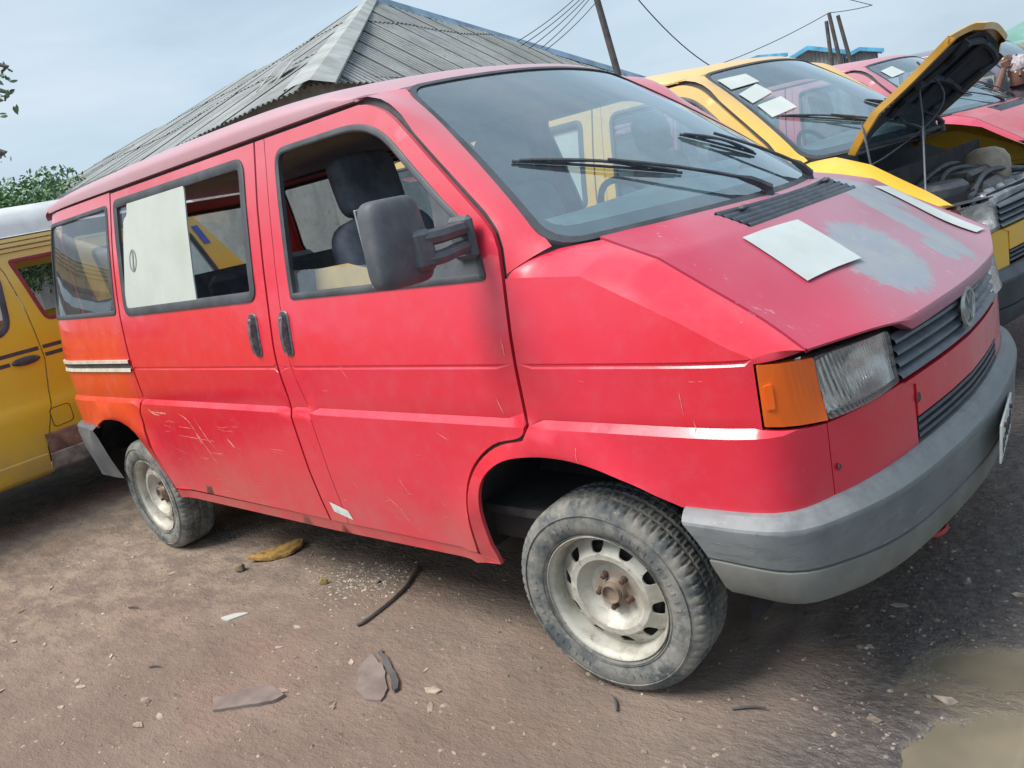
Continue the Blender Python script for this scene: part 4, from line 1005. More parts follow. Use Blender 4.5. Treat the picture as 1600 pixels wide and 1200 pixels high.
# pale board standing in the sliding door window
Mr = M_(-1)
lo = rc([(-2.545, 1.268, .01), (-1.845, 1.268, .03), (-1.90, 1.768, .05), (-2.46, 1.768, .03), (-2.46, 1.70, .02), (-2.50, 1.69, .02)])
b = panel(Mr, lo, off=.004, flange=.006, ds=.1, dz=.1).out('window_board', MAT['panelwhite']); tag(b, 'pale board standing in the sliding door window of the red van', 'board')
cc = Mr(-2.42, 1.50, .005); k = [Mr(-2.42+.036*math.cos(a), 1.50+.050*math.sin(a), .0065) for a in np.linspace(0, 2*math.pi, 25)]; k2 = [Mr(-2.42+.030*math.cos(a), 1.50+.043*math.sin(a), .0065) for a in np.linspace(0, 2*math.pi, 25)]
MB().grid([k, k2]).grid([[Mr(-2.425, z_, .0066) for z_ in np.linspace(1.46, 1.54, 6)], [Mr(-2.412, z_, .0066) for z_ in np.linspace(1.46, 1.54, 6)]]).out('round_mark', MAT['alu'], b)
tm = yel.matrix_basis
My = lambda s_, z_, off=0.: (lambda q: np.stack([q[..., 0]*math.cos(-.0752)-q[..., 1]*math.sin(-.0752)-.2536, q[..., 0]*math.sin(-.0752)+q[..., 1]*math.cos(-.0752)+2.425, q[..., 2]-.0386], -1))(Mr(s_, z_, off))
b2_ = panel(My, rc([(-2.10, 1.29, .02), (-1.43, 1.29, .05), (-1.46, 1.75, .06), (-2.10, 1.75, .02)]), off=-.02, flange=.006, ds=.1, dz=.1).out('window_board', MAT['panelwhite']); tag(b2_, 'pale board behind the side window of the yellow van, seen through the red van windscreen', 'board')
k = [My(-1.60+.034*math.cos(a), 1.52+.048*math.sin(a), -.013) for a in np.linspace(0, 2*math.pi, 25)]; MB().grid([k, [My(-1.60, 1.52, -.013)]*25]).out('round_mark', MAT['alu'], b2_)
# brown board leaning behind the driver-side glass
Mi = M_(-1)
tag(panel(Mi, [(-1.14, 1.10), (-1.14, 1.335), (-.95, 1.34), (-.66, 1.275), (-.66, 1.10)], off=-.10, flange=.006, ds=.1, dz=.1).out('brown_board', MAT['card']), 'light brown board leaning inside the front door window of the red van', 'board')

# scratches and a reflector sticker on the red van ---------------------------------
def scratches(par, L, nm='paint_scratches'):
    mb = MB()
    for pts, w_ in L:
        P = crom(np.array(pts, float), max(4, len(pts)*4)); t = np.gradient(P, axis=0); t /= np.linalg.norm(t, axis=1)[:, None]; nn = np.stack([-t[:, 1], t[:, 0]], 1)
        k = np.linspace(0, 1, len(P)); ww = (w_*(.25+.75*np.sin(math.pi*k)**.6)*(.6+.8*RNG.random(len(P))))[:, None]; a = P+nn*ww; b_ = P-nn*ww
        mb.grid([Mr(a[:, 0], a[:, 1], .0012), Mr(b_[:, 0], b_[:, 1], .0012)])
    o = mb.out(nm, MAT['scratch'], par); o['kind'] = 'stuff'; return o
byn = lambda nm: next(o for o in red.children if o.name.split('.')[0] == nm)
L = [([(-2.24, .80), (-2.17, .77), (-2.12, .70), (-2.02, .56)], .0032), ([(-2.10, .78), (-2.05, .70), (-1.99, .64)], .0026), ([(-2.14, .74), (-2.11, .66)], .004), ([(-2.52, .80), (-2.36, .795)], .004), ([(-2.55, .815), (-2.50, .79), (-2.44, .785)], .004), ([(-1.86, .70), (-1.82, .66)], .004), ([(-2.28, .735), (-2.16, .732)], .0018), ([(-2.32, .69), (-1.98, .68)], .0015)]
for k in range(20):
    s_, z_ = RNG.uniform(-2.45, -1.40), RNG.uniform(.43, .80); a = RNG.normal(-.04, .05); l_ = RNG.uniform(.03, .16)
    L.append(([(s_, z_), (s_+l_*.5, z_+l_*a*.5+RNG.normal(0, .004)), (s_+l_, z_+l_*a)], RNG.uniform(.0005, .0011)))
scratches(byn('sliding_door'), L)
L = []
for k in range(14):
    s_, z_ = RNG.uniform(-1.1, -.30), RNG.choice([RNG.uniform(.42, .62), RNG.uniform(.6, 1.2)], p=[.7, .3]); a = RNG.normal(-.5, .6); l_ = RNG.uniform(.01, .05)
    if s_ > -.47 and z_ < .80: continue
    L.append(([(s_, z_), (s_+l_*.5, z_+l_*a*.5), (s_+l_, z_+l_*a)], RNG.uniform(.0005, .0011)))
L += [([(-.86, .545), (-.80, .50), (-.77, .45)], .0016), ([(-.155, 1.09), (-.150, 1.04)], .002), ([(-.22, .92), (-.205, .87)], .0016)]
scratches([o for o in red.children if o.name.split('.')[0] == 'front_door'][0], L)
ff = [o for o in red.children if o.name.split('.')[0] == 'front_fender'][0]
L = []
for k in range(12):
    s_, z_ = RNG.uniform(.0, .56), RNG.uniform(.70, 1.14); v_ = RNG.random() < .55; l_ = RNG.uniform(.01, .07)
    if k > 4 or z_ > 1.2-.3*s_-.05 or .83 < z_ < .87: continue
    L.append(([(s_, z_), (s_+(.002 if v_ else l_), z_-(l_ if v_ else .004))], RNG.uniform(.0004, .0009)))
scratches(ff, L)
MB().grid([Mr(np.linspace(-1.235, -1.13, 8), np.linspace(.475, .45, 8), .0018), Mr(np.linspace(-1.225, -1.115, 8), np.linspace(.435, .412, 8), .0018)]).out('reflector_sticker', MAT['plate'], byn('pillar_panel'))
for s_, z_ in ((.664+.03, .752),):
    pass
# number plate under the bumper
pl = bpy.data.objects.new('number_plate', None); COL.objects.link(pl); pl.parent = red; pl.location = (.823, .10, .520); pl.rotation_euler = (R(-3), R(4), R(8))
MB().box((0, 0, 0), (.006, .36, .115), None, .002).out('plate_blank', MAT['plate'], pl)
for dy in (-.10, .10): MB().lathe([(0, .010), (.007, .008), (.008, 0)], 8, 'x', (.002, dy, .035)).out('plate_screw', MAT['bolt'], pl)
rr_ = random.Random(4); mb = MB()
for k in range(7):
    yy = -.13+.043*k
    for q in range(3): mb.box((.004, yy+rr_.uniform(-.007, .007), -.008+rr_.uniform(-.018, .018)), (.002, .004 if q else .018, .040 if q else .006))
o = mb.out('plate_characters', MAT['black'], pl, False); o['kind'] = 'stuff'
# dirty body plugs and screw heads
for nm, s_, z_, r_ in (('valance_screw', s_at_y(.745), .715, .009), ('valance_screw', s_at_y(.385), .77, .016)):
    c0 = Mr(s_, z_, .003); MB().lathe([(0, .003), (r_*.6, .003), (r_, 0)], 14, 'x', tuple(c0)).out(nm, MAT['bolt'], red)

# engine bay of the yellow van --------------------------------------------------
eb = bpy.data.objects.new('engine_bay', None); COL.objects.link(eb); eb.parent = yel
MB().box((.43, 0, .70), (.50, 1.40, .04)).out('bay_floor', MAT['under'], eb, False)
for sg in (-1, 1): MB().grid([[(x_, sg*.745, z_) for x_ in np.linspace(.10, .66, 5)] for z_ in (.60, 1.0)]).out('inner_wing', MAT['engine'], eb)
MB().box((.43, .05, .90), (.34, .60, .26), Matrix.Rotation(.1, 3, 'Z'), .04).box((.42, .02, 1.05), (.22, .44, .07), None, .02).out('engine_block', MAT['engine'], eb)
MB().lathe([(0, .13), (.05, .13), (.09, .11), (.115, .07), (.12, .0), (.11, -.05)], 24, 'z', (.47, .22, 1.03)).out('coolant_tank', MAT['plastwhite'], eb)
MB().lathe([(0, .18), (.10, .175), (.125, .15), (.13, .05), (.12, 0)], 24, 'z', (.45, -.38, .90)).out('air_filter', MAT['black'], eb)
MB().box((.68, 0, .965), (.06, 1.0, .05), None, .012).out('slam_panel', MAT['alu'], eb)
mb = MB(); rnd = random.Random(3)
for k in range(9):
    mb.box((.62+rnd.uniform(-.03, .02), -.45+.11*k, .96+rnd.uniform(-.01, .02)), (.09, .10, .05), Matrix.Rotation(rnd.uniform(-.5, .5), 3, 'Z'), .015)
mb.out('radiator_cowl', MAT['alu'], eb)
for a, b_, c_ in (((.50, -.62, .95), (.40, -.10, 1.10), (.60, .30, 1.02)), ((.30, -.55, 1.0), (.35, 0, 1.12), (.40, .5, 1.0)), ((.62, -.5, 1.0), (.55, 0, 1.06), (.62, .45, 1.0))):
    MB().tube(crom(np.array([a, b_, c_]), 14), .014, 8).out('engine_hose', MAT['black'], eb)
MB().tube([(.50, -.70, 1.08), (.44, -.50, 1.40), (.42, -.46, 1.58)], .005, 6).out('hood_prop', MAT['slat'], yel)
MB().tube([(.28, -.735, 1.20), (.24, -.70, 1.44)], .005, 6).out('hood_strut', MAT['slat'], yel)
MB().tube(crom(np.array([(.40, -.40, 1.66), (.50, -.38, 1.5), (.46, -.45, 1.38), (.30, -.60, 1.26), (.20, -.66, 1.22)]), 20), .005, 6).out('washer_pipe', MAT['black'], yel)
MB().grid([Mr(np.linspace(s_at_y(.60), s_at_y(.57), 3), z_, .002) for z_ in (.735, .785)]).out('tow_slot', MAT['dark'], yel)

# ------------------------------------------------------------------ yellow high-roof van behind
hv = tag(empty('high_roof_van', (0, 0, 0)), 'mustard yellow van with a white raised roof parked crosswise behind the red van', 'van')
def N_(y, z, off=0.):
    y, z = np.broadcast_arrays(np.asarray(y, float), np.asarray(z, float)); d = np.interp(z, [.30, .46, .74, .775, .80, 1.2, 1.5, 1.78, 1.86], [.05, .012, .0, .012, .022, .03, .075, .135, .17])
    return np.stack([-4.27-d+off, y, z], -1)
mus = paint('mustard_paint', (.70, .47, .016), (.72, .52, .06), seam_dirt=.5)
mred = plain('dark_red_inner_metal', (.22, .02, .035), .6, var=.2)
gapP = [(-.80, 1.66), (-.775, 1.59), (-.745, 1.35), (-.74, 1.03), (-.80, .75), (-.90, .49), (-.91, .34)]
w1 = [(-1.9, 1.22, .10), (-1.75, 1.62, .08), (-.80, 1.62, .10), (-.865, 1.21, .12)]
front = panel(N_, [(-3.4, .34)]+[(p[0]-.004, p[1]) for p in reversed(gapP)]+[(-.81, 1.70), (-2.0, 1.70), (-2.9, 1.25), (-3.5, 1.05)], [rc(w1)], vrows=(.46, .74, .775, .80)).out('front_door', mus, hv)
ring(N_, rc(w1), .035, .008).out('window_seal', MAT['rubber'], front); panel(N_, inset(densify(rc(w1)), .03), flange=0, off=-.006, ds=.3, dz=.3).out('window_glass', MAT['glass'], front)
w2 = [(-.655, 1.25, .05), (-.735, 1.66, .03), (-.34, 1.66, .04), (-.31, 1.25, .04)]; w3 = [(-.215, 1.27, .05), (-.235, 1.63, .05), (.475, 1.62, .05), (.60, 1.27, .05)]
side = panel(N_, [(p[0]+.004, p[1]) for p in gapP]+[(-.20, .34), (-.18, .55), (.05, .68), (.30, .66), (.46, .50), (.50, .34), (1.05, .36), (1.02, 1.0), (.80, 1.30), (.55, 1.70), (-.80, 1.70)], [rc(w2), rc(w3)], vrows=(.74, .775, .80)).out('rear_side_panel', mus, hv)
for wv, gl in ((w2, False), (w3, True)):
    ring(N_, rc(wv), .025, .006, .05).out('window_seal', mred if not gl else MAT['rubber'], side)
    if gl: panel(N_, inset(densify(rc(wv)), .02), flange=0, off=-.006, ds=.3, dz=.3).out('window_glass', MAT['glass'], side)
panel(N_, rc([(-.825, .60, .03), (-.825, .715, .03), (-.705, .72, .03), (-.705, .61, .03)]), off=.005, flange=.006, ds=.05, dz=.05).out('fuel_flap', mus, side)
ring(N_, rc([(-.830, .595, .03), (-.830, .72, .03), (-.700, .725, .03), (-.700, .605, .03)]), .004, .003, .004).out('flap_gap', MAT['dark'], side)
rust = plain('rusty_sill', (.22, .13, .10), .85, var=.4, sc=10, bump=.4, dirt=.6, dirtc=(.33, .30, .26))
for nm, a, b_, z0, z1, mt in (('sill_panel', -3.3, -.915, .335, .46, mus), ('rusty_sill', -.90, -.22, .33, .45, MAT['alu']), ('rust_band', -.90, -.30, .45, .575, rust)):
    MB().grid([N_(np.linspace(a, b_, 12), z_, o) for z_, o in ((z0-.03, -.06), (z0, .004), (z0+.02, .014), (z1-.01, .012), (z1, .002))]).out(nm, mt, hv)
for z0, a, b_ in ((1.10, -1.6, -.755), (1.10, -.73, -.2), (1.045, -1.6, -.94), (1.05, -.73, -.2)):
    MB().grid([N_(np.linspace(a, b_, 6), z0-.012, .0015), N_(np.linspace(a, b_, 6), z0+.012, .0015)]).out('side_stripe', MAT['black'], hv)
P = []
for v in np.linspace(-math.pi/2, math.pi/2, 7): P.append([tuple(N_(-.85+.085*math.cos(v)**.6*math.cos(u), 1.045+.026*math.cos(v)**.6*math.sin(u), .001+.02*(math.sin(v)+1)*.6)) for u in np.linspace(0, 2*math.pi, 17)])
MB().grid(P).out('door_handle', MAT['black'], hv)
for k, (z_, o) in enumerate(((1.715, .012), (1.745, .020), (1.775, .012))):
    MB().grid([N_(np.linspace(-2.1, .62, 10), z_-.012, o-.02), N_(np.linspace(-2.1, .62, 10), z_-.010, o), N_(np.linspace(-2.1, .62, 10), z_+.010, o), N_(np.linspace(-2.1, .62, 10), z_+.012, o-.02)]).out('roof_rail', mus, hv)
yl = np.linspace(-2.35, .66, 24); rows = []
for dx, z_ in ((.13, 1.795), (.15, 1.80), (.165, 1.86), (.20, 1.93), (.27, 1.975), (.45, 1.995), (1.0, 2.02), (1.55, 1.995), (1.73, 1.975), (1.80, 1.93), (1.835, 1.86), (1.87, 1.79)):
    e_ = np.clip(1-np.minimum(yl+2.35, .66-yl)/.30, 0, 1)**2; rows.append(np.stack([-4.27-dx-0*yl, yl, z_-(z_-1.79)*e_*1.0], 1))
MB().grid(rows).out('raised_roof', plain('white_gel_coat', (.62, .64, .65), .5, var=.06, dirt=.25, dirtc=(.4, .4, .38)), hv)
MB().box((-5.2, -1.2, .50), (1.6, 3.9, .25)).out('underbody', MAT['under'], hv, False)
far = MB(); 
N2 = lambda y, z, off=0.: (lambda q: np.stack([-10.54-q[..., 0], q[..., 1], q[..., 2]], -1))(N_(y, z, off))
panel(N2, [(-3.3, .34), (.95, .34), (1.0, 1.0), (.80, 1.30), (.55, 1.70), (-2.0, 1.70), (-2.9, 1.25), (-3.4, 1.0)], [rc([(-1.9, 1.22, .1), (-1.75, 1.6, .08), (-.85, 1.6, .1), (-.85, 1.22, .1)]), rc([(-.66, 1.25, .05), (-.66, 1.62, .05), (.45, 1.62, .05), (.55, 1.25, .05)])]).out('far_side_panel', mus, hv)
MB().grid([[(-4.35, .80, 1.25), (-6.2, .80, 1.25)], [(-4.3, 1.0, .95), (-6.24, 1.0, .95)], [(-4.32, 1.03, .4), (-6.2, 1.03, .4)]]).out('rear_door', mus, hv)
MB().grid([N_(np.array([.54, .63]), z_, .006) for z_ in (1.30, 1.49)]).grid([]) if False else None
MB().grid([N_(.50+(1.64-z_)*.36+np.array([.0, .05]), z_, .006) for z_ in (1.50, 1.57, 1.64)]).out('blue_pillar_tape', plain('blue_paint', (.05, .11, .50), .5), hv)
for yy, xx, sd_ in ((.14, -4.42, 1), (-2.75, -4.42, 1), (.14, -6.1, -1), (-2.75, -6.1, -1)):
    o = wheel(hv, xx, yy, .302, -1, 0, .4, bolts=False); o.rotation_euler = (0, 0, R(90 if sd_ > 0 else -90))
MB().box((-5.2, -.2, .78), (1.2, .5, .14), None, .04).box((-5.2, .02, 1.05), (1.2, .12, .5), None, .04).out('bench_seat', MAT['seat'], hv)

# ------------------------------------------------------------------ big shed with corrugated hip roof
CF, CR, CU = [Vector(cam.matrix_world.col[i][:3])*k for i, k in ((2, -1), (0, 1), (1, 1))]
CP = np.array(CAM[:3]); KS = .75; sc_ = lambda p: CP+(np.array(p, float)-CP)*KS
C1 = sc_((-10.525, 6.545, 3.621)); C2 = sc_((-16.564, 27.433, 3.621)); AP = sc_((-17.83, 14.832, 7.082))
shed = tag(empty('corrugated_shed', tuple(C1*np.array([1, 1, 0]))), 'large shed with grey corrugated hip roof and zinc walls behind the vans', 'shed')
def sheet_face(org, e, nrm, vmax, ulen, rise, sag, rows=(0, .62, 1.0), us0=0.):
    """sheets of one roof slope: u along the eave, v inward, z up the slope"""
    e = np.array(e); nrm = np.array(nrm); wid = .86; pitch = .150; u = us0; k = 0
    while u < ulen:
        uu = np.arange(u, min(u+wid, ulen)+.04, pitch/6)
        for r in range(len(rows)-1):
            jit = RNG.uniform(-.025, .025); lift = .022*r+.006*(k % 2)+RNG.uniform(0, .006)
            vm = np.array([vmax(a) for a in uu]); VM = vmax_full
            lo_ = rows[r]*VM-(.10 if r else 0)+jit*(1 if r else .5); hi_ = rows[r+1]*VM+.02
            a = np.minimum(lo_, vm); b_ = np.minimum(hi_, vm)
            if (b_-a).max() < .05: continue
            wave = .017*np.cos(2*math.pi*(uu-u)/pitch)
            def pt(v_): 
                P = org[None]+e[None]*uu[:, None]+nrm[None]*v_[:, None]; P[:, 2] = org[2]+v_*rise+wave+lift+sag(uu, v_); return P
            g_ = [pt(a+(b_-a)*t_) for t_ in (0, .5, 1)]
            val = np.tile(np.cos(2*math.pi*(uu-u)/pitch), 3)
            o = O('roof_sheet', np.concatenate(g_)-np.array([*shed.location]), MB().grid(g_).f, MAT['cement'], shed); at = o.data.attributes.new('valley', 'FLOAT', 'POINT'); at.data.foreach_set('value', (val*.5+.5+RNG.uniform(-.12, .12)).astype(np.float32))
        u += wid; k += 1
L_ = np.array([-.99834, .0576, 0]); P_in = np.array([.0576, .99834, 0]); d_ = AP-C1; ua, va = d_@L_, d_@P_in; hgt = d_[2]
vmax_full = va
sheet_face(C1, L_, P_in, lambda u: va*min(1, u/ua), 30., hgt/va, lambda u, v: -(v/va)*np.clip((u-ua)/24, 0, 1.3)*.75-.03*np.sin(u*.9)*v/va-.10*np.clip((u-4)/5, 0, 1)+.02*np.sin(u*1.1), rows=(0, .40, .74, 1.0))
E_ = (C2-C1); elen = np.linalg.norm(E_); E_ /= elen; Ni = np.array([-E_[1], E_[0], 0]); 
ub, vb = d_@E_, d_@Ni; vmax_full = vb
sheet_face(C1, E_, Ni, lambda u: vb*(u/ub if u < ub else max(0, (elen-u)/(elen-ub))), elen, hgt/vb, lambda u, v: .03*np.sin(u*1.3), rows=(0, .66, 1.0))
loc = lambda P: np.array(P)-np.array([*shed.location])
# hip cap: wide bent strip from the corner to the apex
t_ = np.linspace(-.02, 1.0, 14)[:, None]; ln = C1+(AP-C1)*t_+np.array([0, 0, .10]); wL = np.linspace(.34, .16, 14)[:, None]
a = ln+(L_*.8-P_in*.8)*wL*.9+np.array([0, 0, -.05]); b_ = ln+(E_*.9-Ni*.55)*wL*.9+np.array([0, 0, -.07])
MB().grid(loc(np.stack([a-np.array([0, 0, .03]), a, ln, b_, b_-np.array([0, 0, .03])]))).out('hip_cap', MAT['greycap'], shed)
ln = AP+(C2-AP)*np.linspace(0, 1, 12)[:, None]+np.array([0, 0, .12]); MB().grid(loc(np.stack([ln+np.array([.12, -.25, -.14]), ln, ln+np.array([-.2, .3, -.12])]))).out('blue_ridge_cap', plain('grey_blue_flashing', (.17, .26, .36), .6, var=.3, sc=2), shed)
uu = np.linspace(ua, 29, 20); rl = C1+L_*uu[:, None]+P_in*va; rl[:, 2] = C1[2]+hgt+.06-np.clip((uu-ua)/24, 0, 1.3)*.75-.03*np.sin(uu*.9)-.10*np.clip((uu-4)/5, 0, 1)+.02*np.sin(uu*1.1)
MB().grid(loc(np.stack([rl+P_in*-.18-np.array([0, 0, .09]), rl, rl+P_in*.2-np.array([0, 0, .1])]))).out('ridge_cap', MAT['greycap'], shed)
def corr_wall(name, A, B, z0, z1, mat, par, pitch=.11, amp=.018, org=(0, 0, 0), top=None):
    A = np.array(A, float); B = np.array(B, float); Lw = np.linalg.norm(B-A); e_ = (B-A)/Lw; n_ = np.array([-e_[1], e_[0]]); k = np.arange(0, Lw, pitch/4)
    w_ = amp*np.cos(2*math.pi*k/pitch); P = A+e_*k[:, None]+n_*w_[:, None]; tz = np.full(len(k), z1) if top is None else np.array([top(q/Lw) for q in k])
    g_ = [np.c_[P, np.full(len(k), z0)], np.c_[P, tz]]; return O(name, np.concatenate(g_)-np.array(org), MB().grid(g_).f, mat, par)
ib = lambda p, a, b_: (p+a+b_)[:2]
w0 = C1+L_*.28+P_in*.28
for k in range(9): corr_wall('wall_sheet', (w0+L_*3.1*k+P_in*.03*(k % 2))[:2], (w0+L_*(3.1*k+3.2)+P_in*.03*(k % 2))[:2], 0, C1[2]+.10, MAT['zinc'], shed, org=tuple(shed.location))
for k in range(4): corr_wall('wall_sheet', (w0+E_*3.7*k+Ni*.03*(k % 2))[:2], (w0+E_*(3.7*k+3.8)+Ni*.03*(k % 2))[:2], 0, C1[2]+.16, MAT['zinc'], shed, org=tuple(shed.location))
# loose sheet propped by two sticks on the left slope
def on_slope(u, v, dz=0): p = C1+L_*u+P_in*v; p[2] = C1[2]+v*hgt/va+dz; return p
ls = [on_slope(3.0, 1.45, .07), on_slope(3.8, 1.55, .16), on_slope(3.7, 1.95, .20), on_slope(2.95, 1.8, .10)]
MB().grid(loc(np.array([[ls[0], ls[3]], [ls[1], ls[2]]]))).out('loose_sheet', MAT['zinc'], shed)
for u in (2.75, 3.35): MB().tube([tuple(loc(on_slope(u, 1.15, .04))), tuple(loc(on_slope(u+.22, 1.75, .16)))], .012, 6).out('prop_stick', MAT['trim'], shed)

# far sheds with blue barge boards ------------------------------------------------
def rayd(px, py, D):
    d = CF+CR*((px-800)/FPX)-CU*((py-600)/FPX); d = np.array(d); return CP+d*D/math.hypot(d[0], d[1])
def gable(A, B, hz, eave, depth, lab, nm='gable_shed'):
    A = np.array(A[:2]); B = np.array(B[:2]); e_ = (B-A)/np.linalg.norm(B-A); n_ = np.array([-e_[1], e_[0]]); 
    if n_ @ (A-CP[:2]) < 0: n_ = -n_
    r = tag(empty(nm, (*A, 0)), lab, 'shed', 'sheds with blue trim in the distance'); org = (*A, 0)
    corr_wall('gable_wall', A, B, 0, eave, MAT['zinc'], r, .16, .02, org, lambda q: eave+(hz-eave)*(1-abs(2*q-1)))
    corr_wall('side_wall', A, A+n_*depth, 0, eave, MAT['zinc'], r, .16, .02, org); corr_wall('side_wall', B, B+n_*depth, 0, eave, MAT['zinc'], r, .16, .02, org)
    m_ = (A+B)/2; f3 = lambda p, z_: np.array([*p, z_])-np.array(org)
    for q in (A-e_*.3, B+e_*.3):
        ze = eave-.3*(hz-eave)/np.linalg.norm(m_-A)+.05
        MB().grid(np.array([[f3(q-n_*.25, ze), f3(q+n_*depth, ze)], [f3(m_-n_*.25, hz+.06), f3(m_+n_*depth, hz+.06)]])).out('roof_slope', MAT['bluecap'], r)
        MB().grid(np.array([[f3(q-n_*.27, ze-.16), f3(m_-n_*.27, hz-.10)], [f3(q-n_*.27, ze+.02), f3(m_-n_*.27, hz+.08)]])).out('barge_board', MAT['bluecap'], r)
    return r
D = 40
a = rayd(1213, 100, D); b_ = rayd(1318, 100, D); gable(a, b_, rayd(1266, 74, D)[2], rayd(1213, 105, D)[2], 7, 'corrugated shed with blue barge boards seen over the yellow van roof')
a = rayd(1318, 100, 46); b_ = rayd(1372, 95, 46); gable(a, b_, rayd(1345, 76, 46)[2], rayd(1318, 90, 46)[2], 5, 'narrow blue-trimmed shed just right of the larger blue-trimmed one')
a = rayd(1150, 120, 52); b_ = rayd(1225, 110, 52); gable(a, b_, rayd(1188, 88, 52)[2], rayd(1150, 103, 52)[2], 5, 'low blue-trimmed shed just left of the larger blue-trimmed one')

# poles and wires -----------------------------------------------------------------
def pole(px0, py0, px1, py1, D, ext, lab, r=.11, group=None, arm=False):
    a = rayd(px0, py0, D); b_ = rayd(px1, py1, D); d = (b_-a)/(b_[2]-a[2]); base = a-d*a[2]; top = b_+d*ext
    o = tag(MB().tube([base, (base+top)/2, top], [r, r*.9, r*.75], 10).out('utility_pole', MAT['wood']), lab, 'pole', group); return o, base, top
pA, _, topA = pole(962, 103, 933, 0, 17, 1.6, 'leaning wooden pole rising behind the red van windscreen', .075)
ps = []
for q, lab in (((1297, 78, 1291, 33, 30, 0), 'leftmost and shortest of the three close wooden poles'), ((1309, 80, 1295, 20, 30, 0), 'middle and tallest of the three close wooden poles'), ((1324, 78, 1309, 24, 30, 0), 'rightmost of the three close wooden poles')):
    ps.append(pole(*q, lab, .075, 'three wooden poles standing together'))
def wire(a, b_, sagm, lab, r=.012, n=16):
    t_ = np.linspace(0, 1, n)[:, None]; P = np.array(a)*(1-t_)+np.array(b_)*t_; P[:, 2] -= 4*sagm*(t_*(1-t_))[:, 0]
    return tag(MB().tube(P, r, 5).out('overhead_wire', MAT['wire']), lab, 'wire', 'overhead wires')
pt3 = ps[1][2]
wire(topA, rayd(1110, 103, 20), .35, 'dark overhead wire sloping right from the leaning pole')
wire(rayd(1090, 112, 28), pt3, .12, 'long thin wire rising to the top of the middle pole of the three')
wire(pt3, rayd(1363, 8, 32), .03, 'short wire running right from the middle pole of the three')
wire(rayd(1363, 8, 32), rayd(1240, -25, 30), .02, 'wire crossing the top edge of the sky above the three poles')
for k, (x0_, y0_, x1_, y1_) in enumerate(((890, 0, 808, 62), (900, 0, 815, 68), (906, 2, 826, 73), (912, 4, 846, 72), (921, 10, 853, 75))):
    a = rayd(x0_+(x0_-x1_)*.35, y0_-(y1_-y0_)*.35, 15.5); b_ = rayd(x1_, y1_+3, 14.5)
    wire(a, b_, .05, ('first', 'second', 'third', 'fourth', 'fifth')[k]+' from the left of the thin wires fanning down to the shed roof', .007)

# ------------------------------------------------------------------ trees
leafg = NT('green_foliage'); n = leafg.noise(3.5, 4)
leafg.set(col=leafg.mix(leafg.ramp(n, .35, .65), (.05, .13, .05), (.13, .25, .10)), rough=.55); LG = leafg.m
def leaves(centers, rad, count, size, mb, rnd, flat=.7):
    cs = np.array(centers); k = rnd.integers(0, len(cs), count); d = rnd.normal(size=(count, 3)); d /= np.linalg.norm(d, axis=1)[:, None]
    rr = np.array(rad)[k]; p = cs[k]+d*(rr*rnd.random(count)**.35)[:, None]*np.array([1, 1, flat])
    a = rnd.normal(size=(count, 3)); a /= np.linalg.norm(a, axis=1)[:, None]; b_ = np.cross(a, rnd.normal(size=(count, 3))); b_ /= np.linalg.norm(b_, axis=1)[:, None]
    s = size*(.6+.8*rnd.random(count))[:, None]; n0 = len(mb.v)
    V = np.stack([p-a*s, p+b_*s*.42, p+a*s, p-b_*s*.42], 1).reshape(-1, 3); mb.v += [tuple(q) for q in V]; mb.f += [(n0+4*i, n0+4*i+1, n0+4*i+2, n0+4*i+3) for i in range(count)]
def tree(name, base, h, blobs, count, size, lab, cat='tree', group=None, seed=1, trunk=.16):
    r = tag(empty(name, base), lab, cat, group); rnd = np.random.default_rng(seed)
    mb = MB(); mb.tube([(0, 0, 0), (.08, .05, h*.35), (0, 0, h*.6)], [trunk, trunk*.8, trunk*.5], 10)
    for (c, q) in blobs: mb.tube([(0, 0, h*.45), tuple(np.array(c)*.6+np.array([0, 0, h*.2])), tuple(c)], [trunk*.4, trunk*.25, trunk*.06], 6)
    mb.out('trunk', MAT['wood'], r); mb = MB(); leaves([b_[0] for b_ in blobs], [b_[1] for b_ in blobs], count, size, mb, rnd); o = mb.out('crown', LG, r, False); return r
rnd = np.random.default_rng(5)
for k, (px, D_) in enumerate(((-95, 22), (-20, 24), (45, 27), (105, 31))):
    b_ = rayd(px, 300, D_); top = rayd(px, (268, 262, 262, 268)[k], D_)[2]+.1
    blobs = [((rnd.uniform(-2.0, 2.0), rnd.uniform(-1.4, 1.4), top-rnd.uniform(.75, 2.6)), rnd.uniform(.7, 1.05)) for _ in range(15)]
    tree('bushy_tree', (b_[0], b_[1], 0), top, blobs, 11000, .065, ('bushy green tree at the left edge above the white raised roof', 'bushy green tree second from the left edge of the picture', 'bushy green tree third from the left near the shed roof', 'bushy green tree touching the low end of the shed roof')[k], 'tree', 'green trees beyond the vans', 10+k)
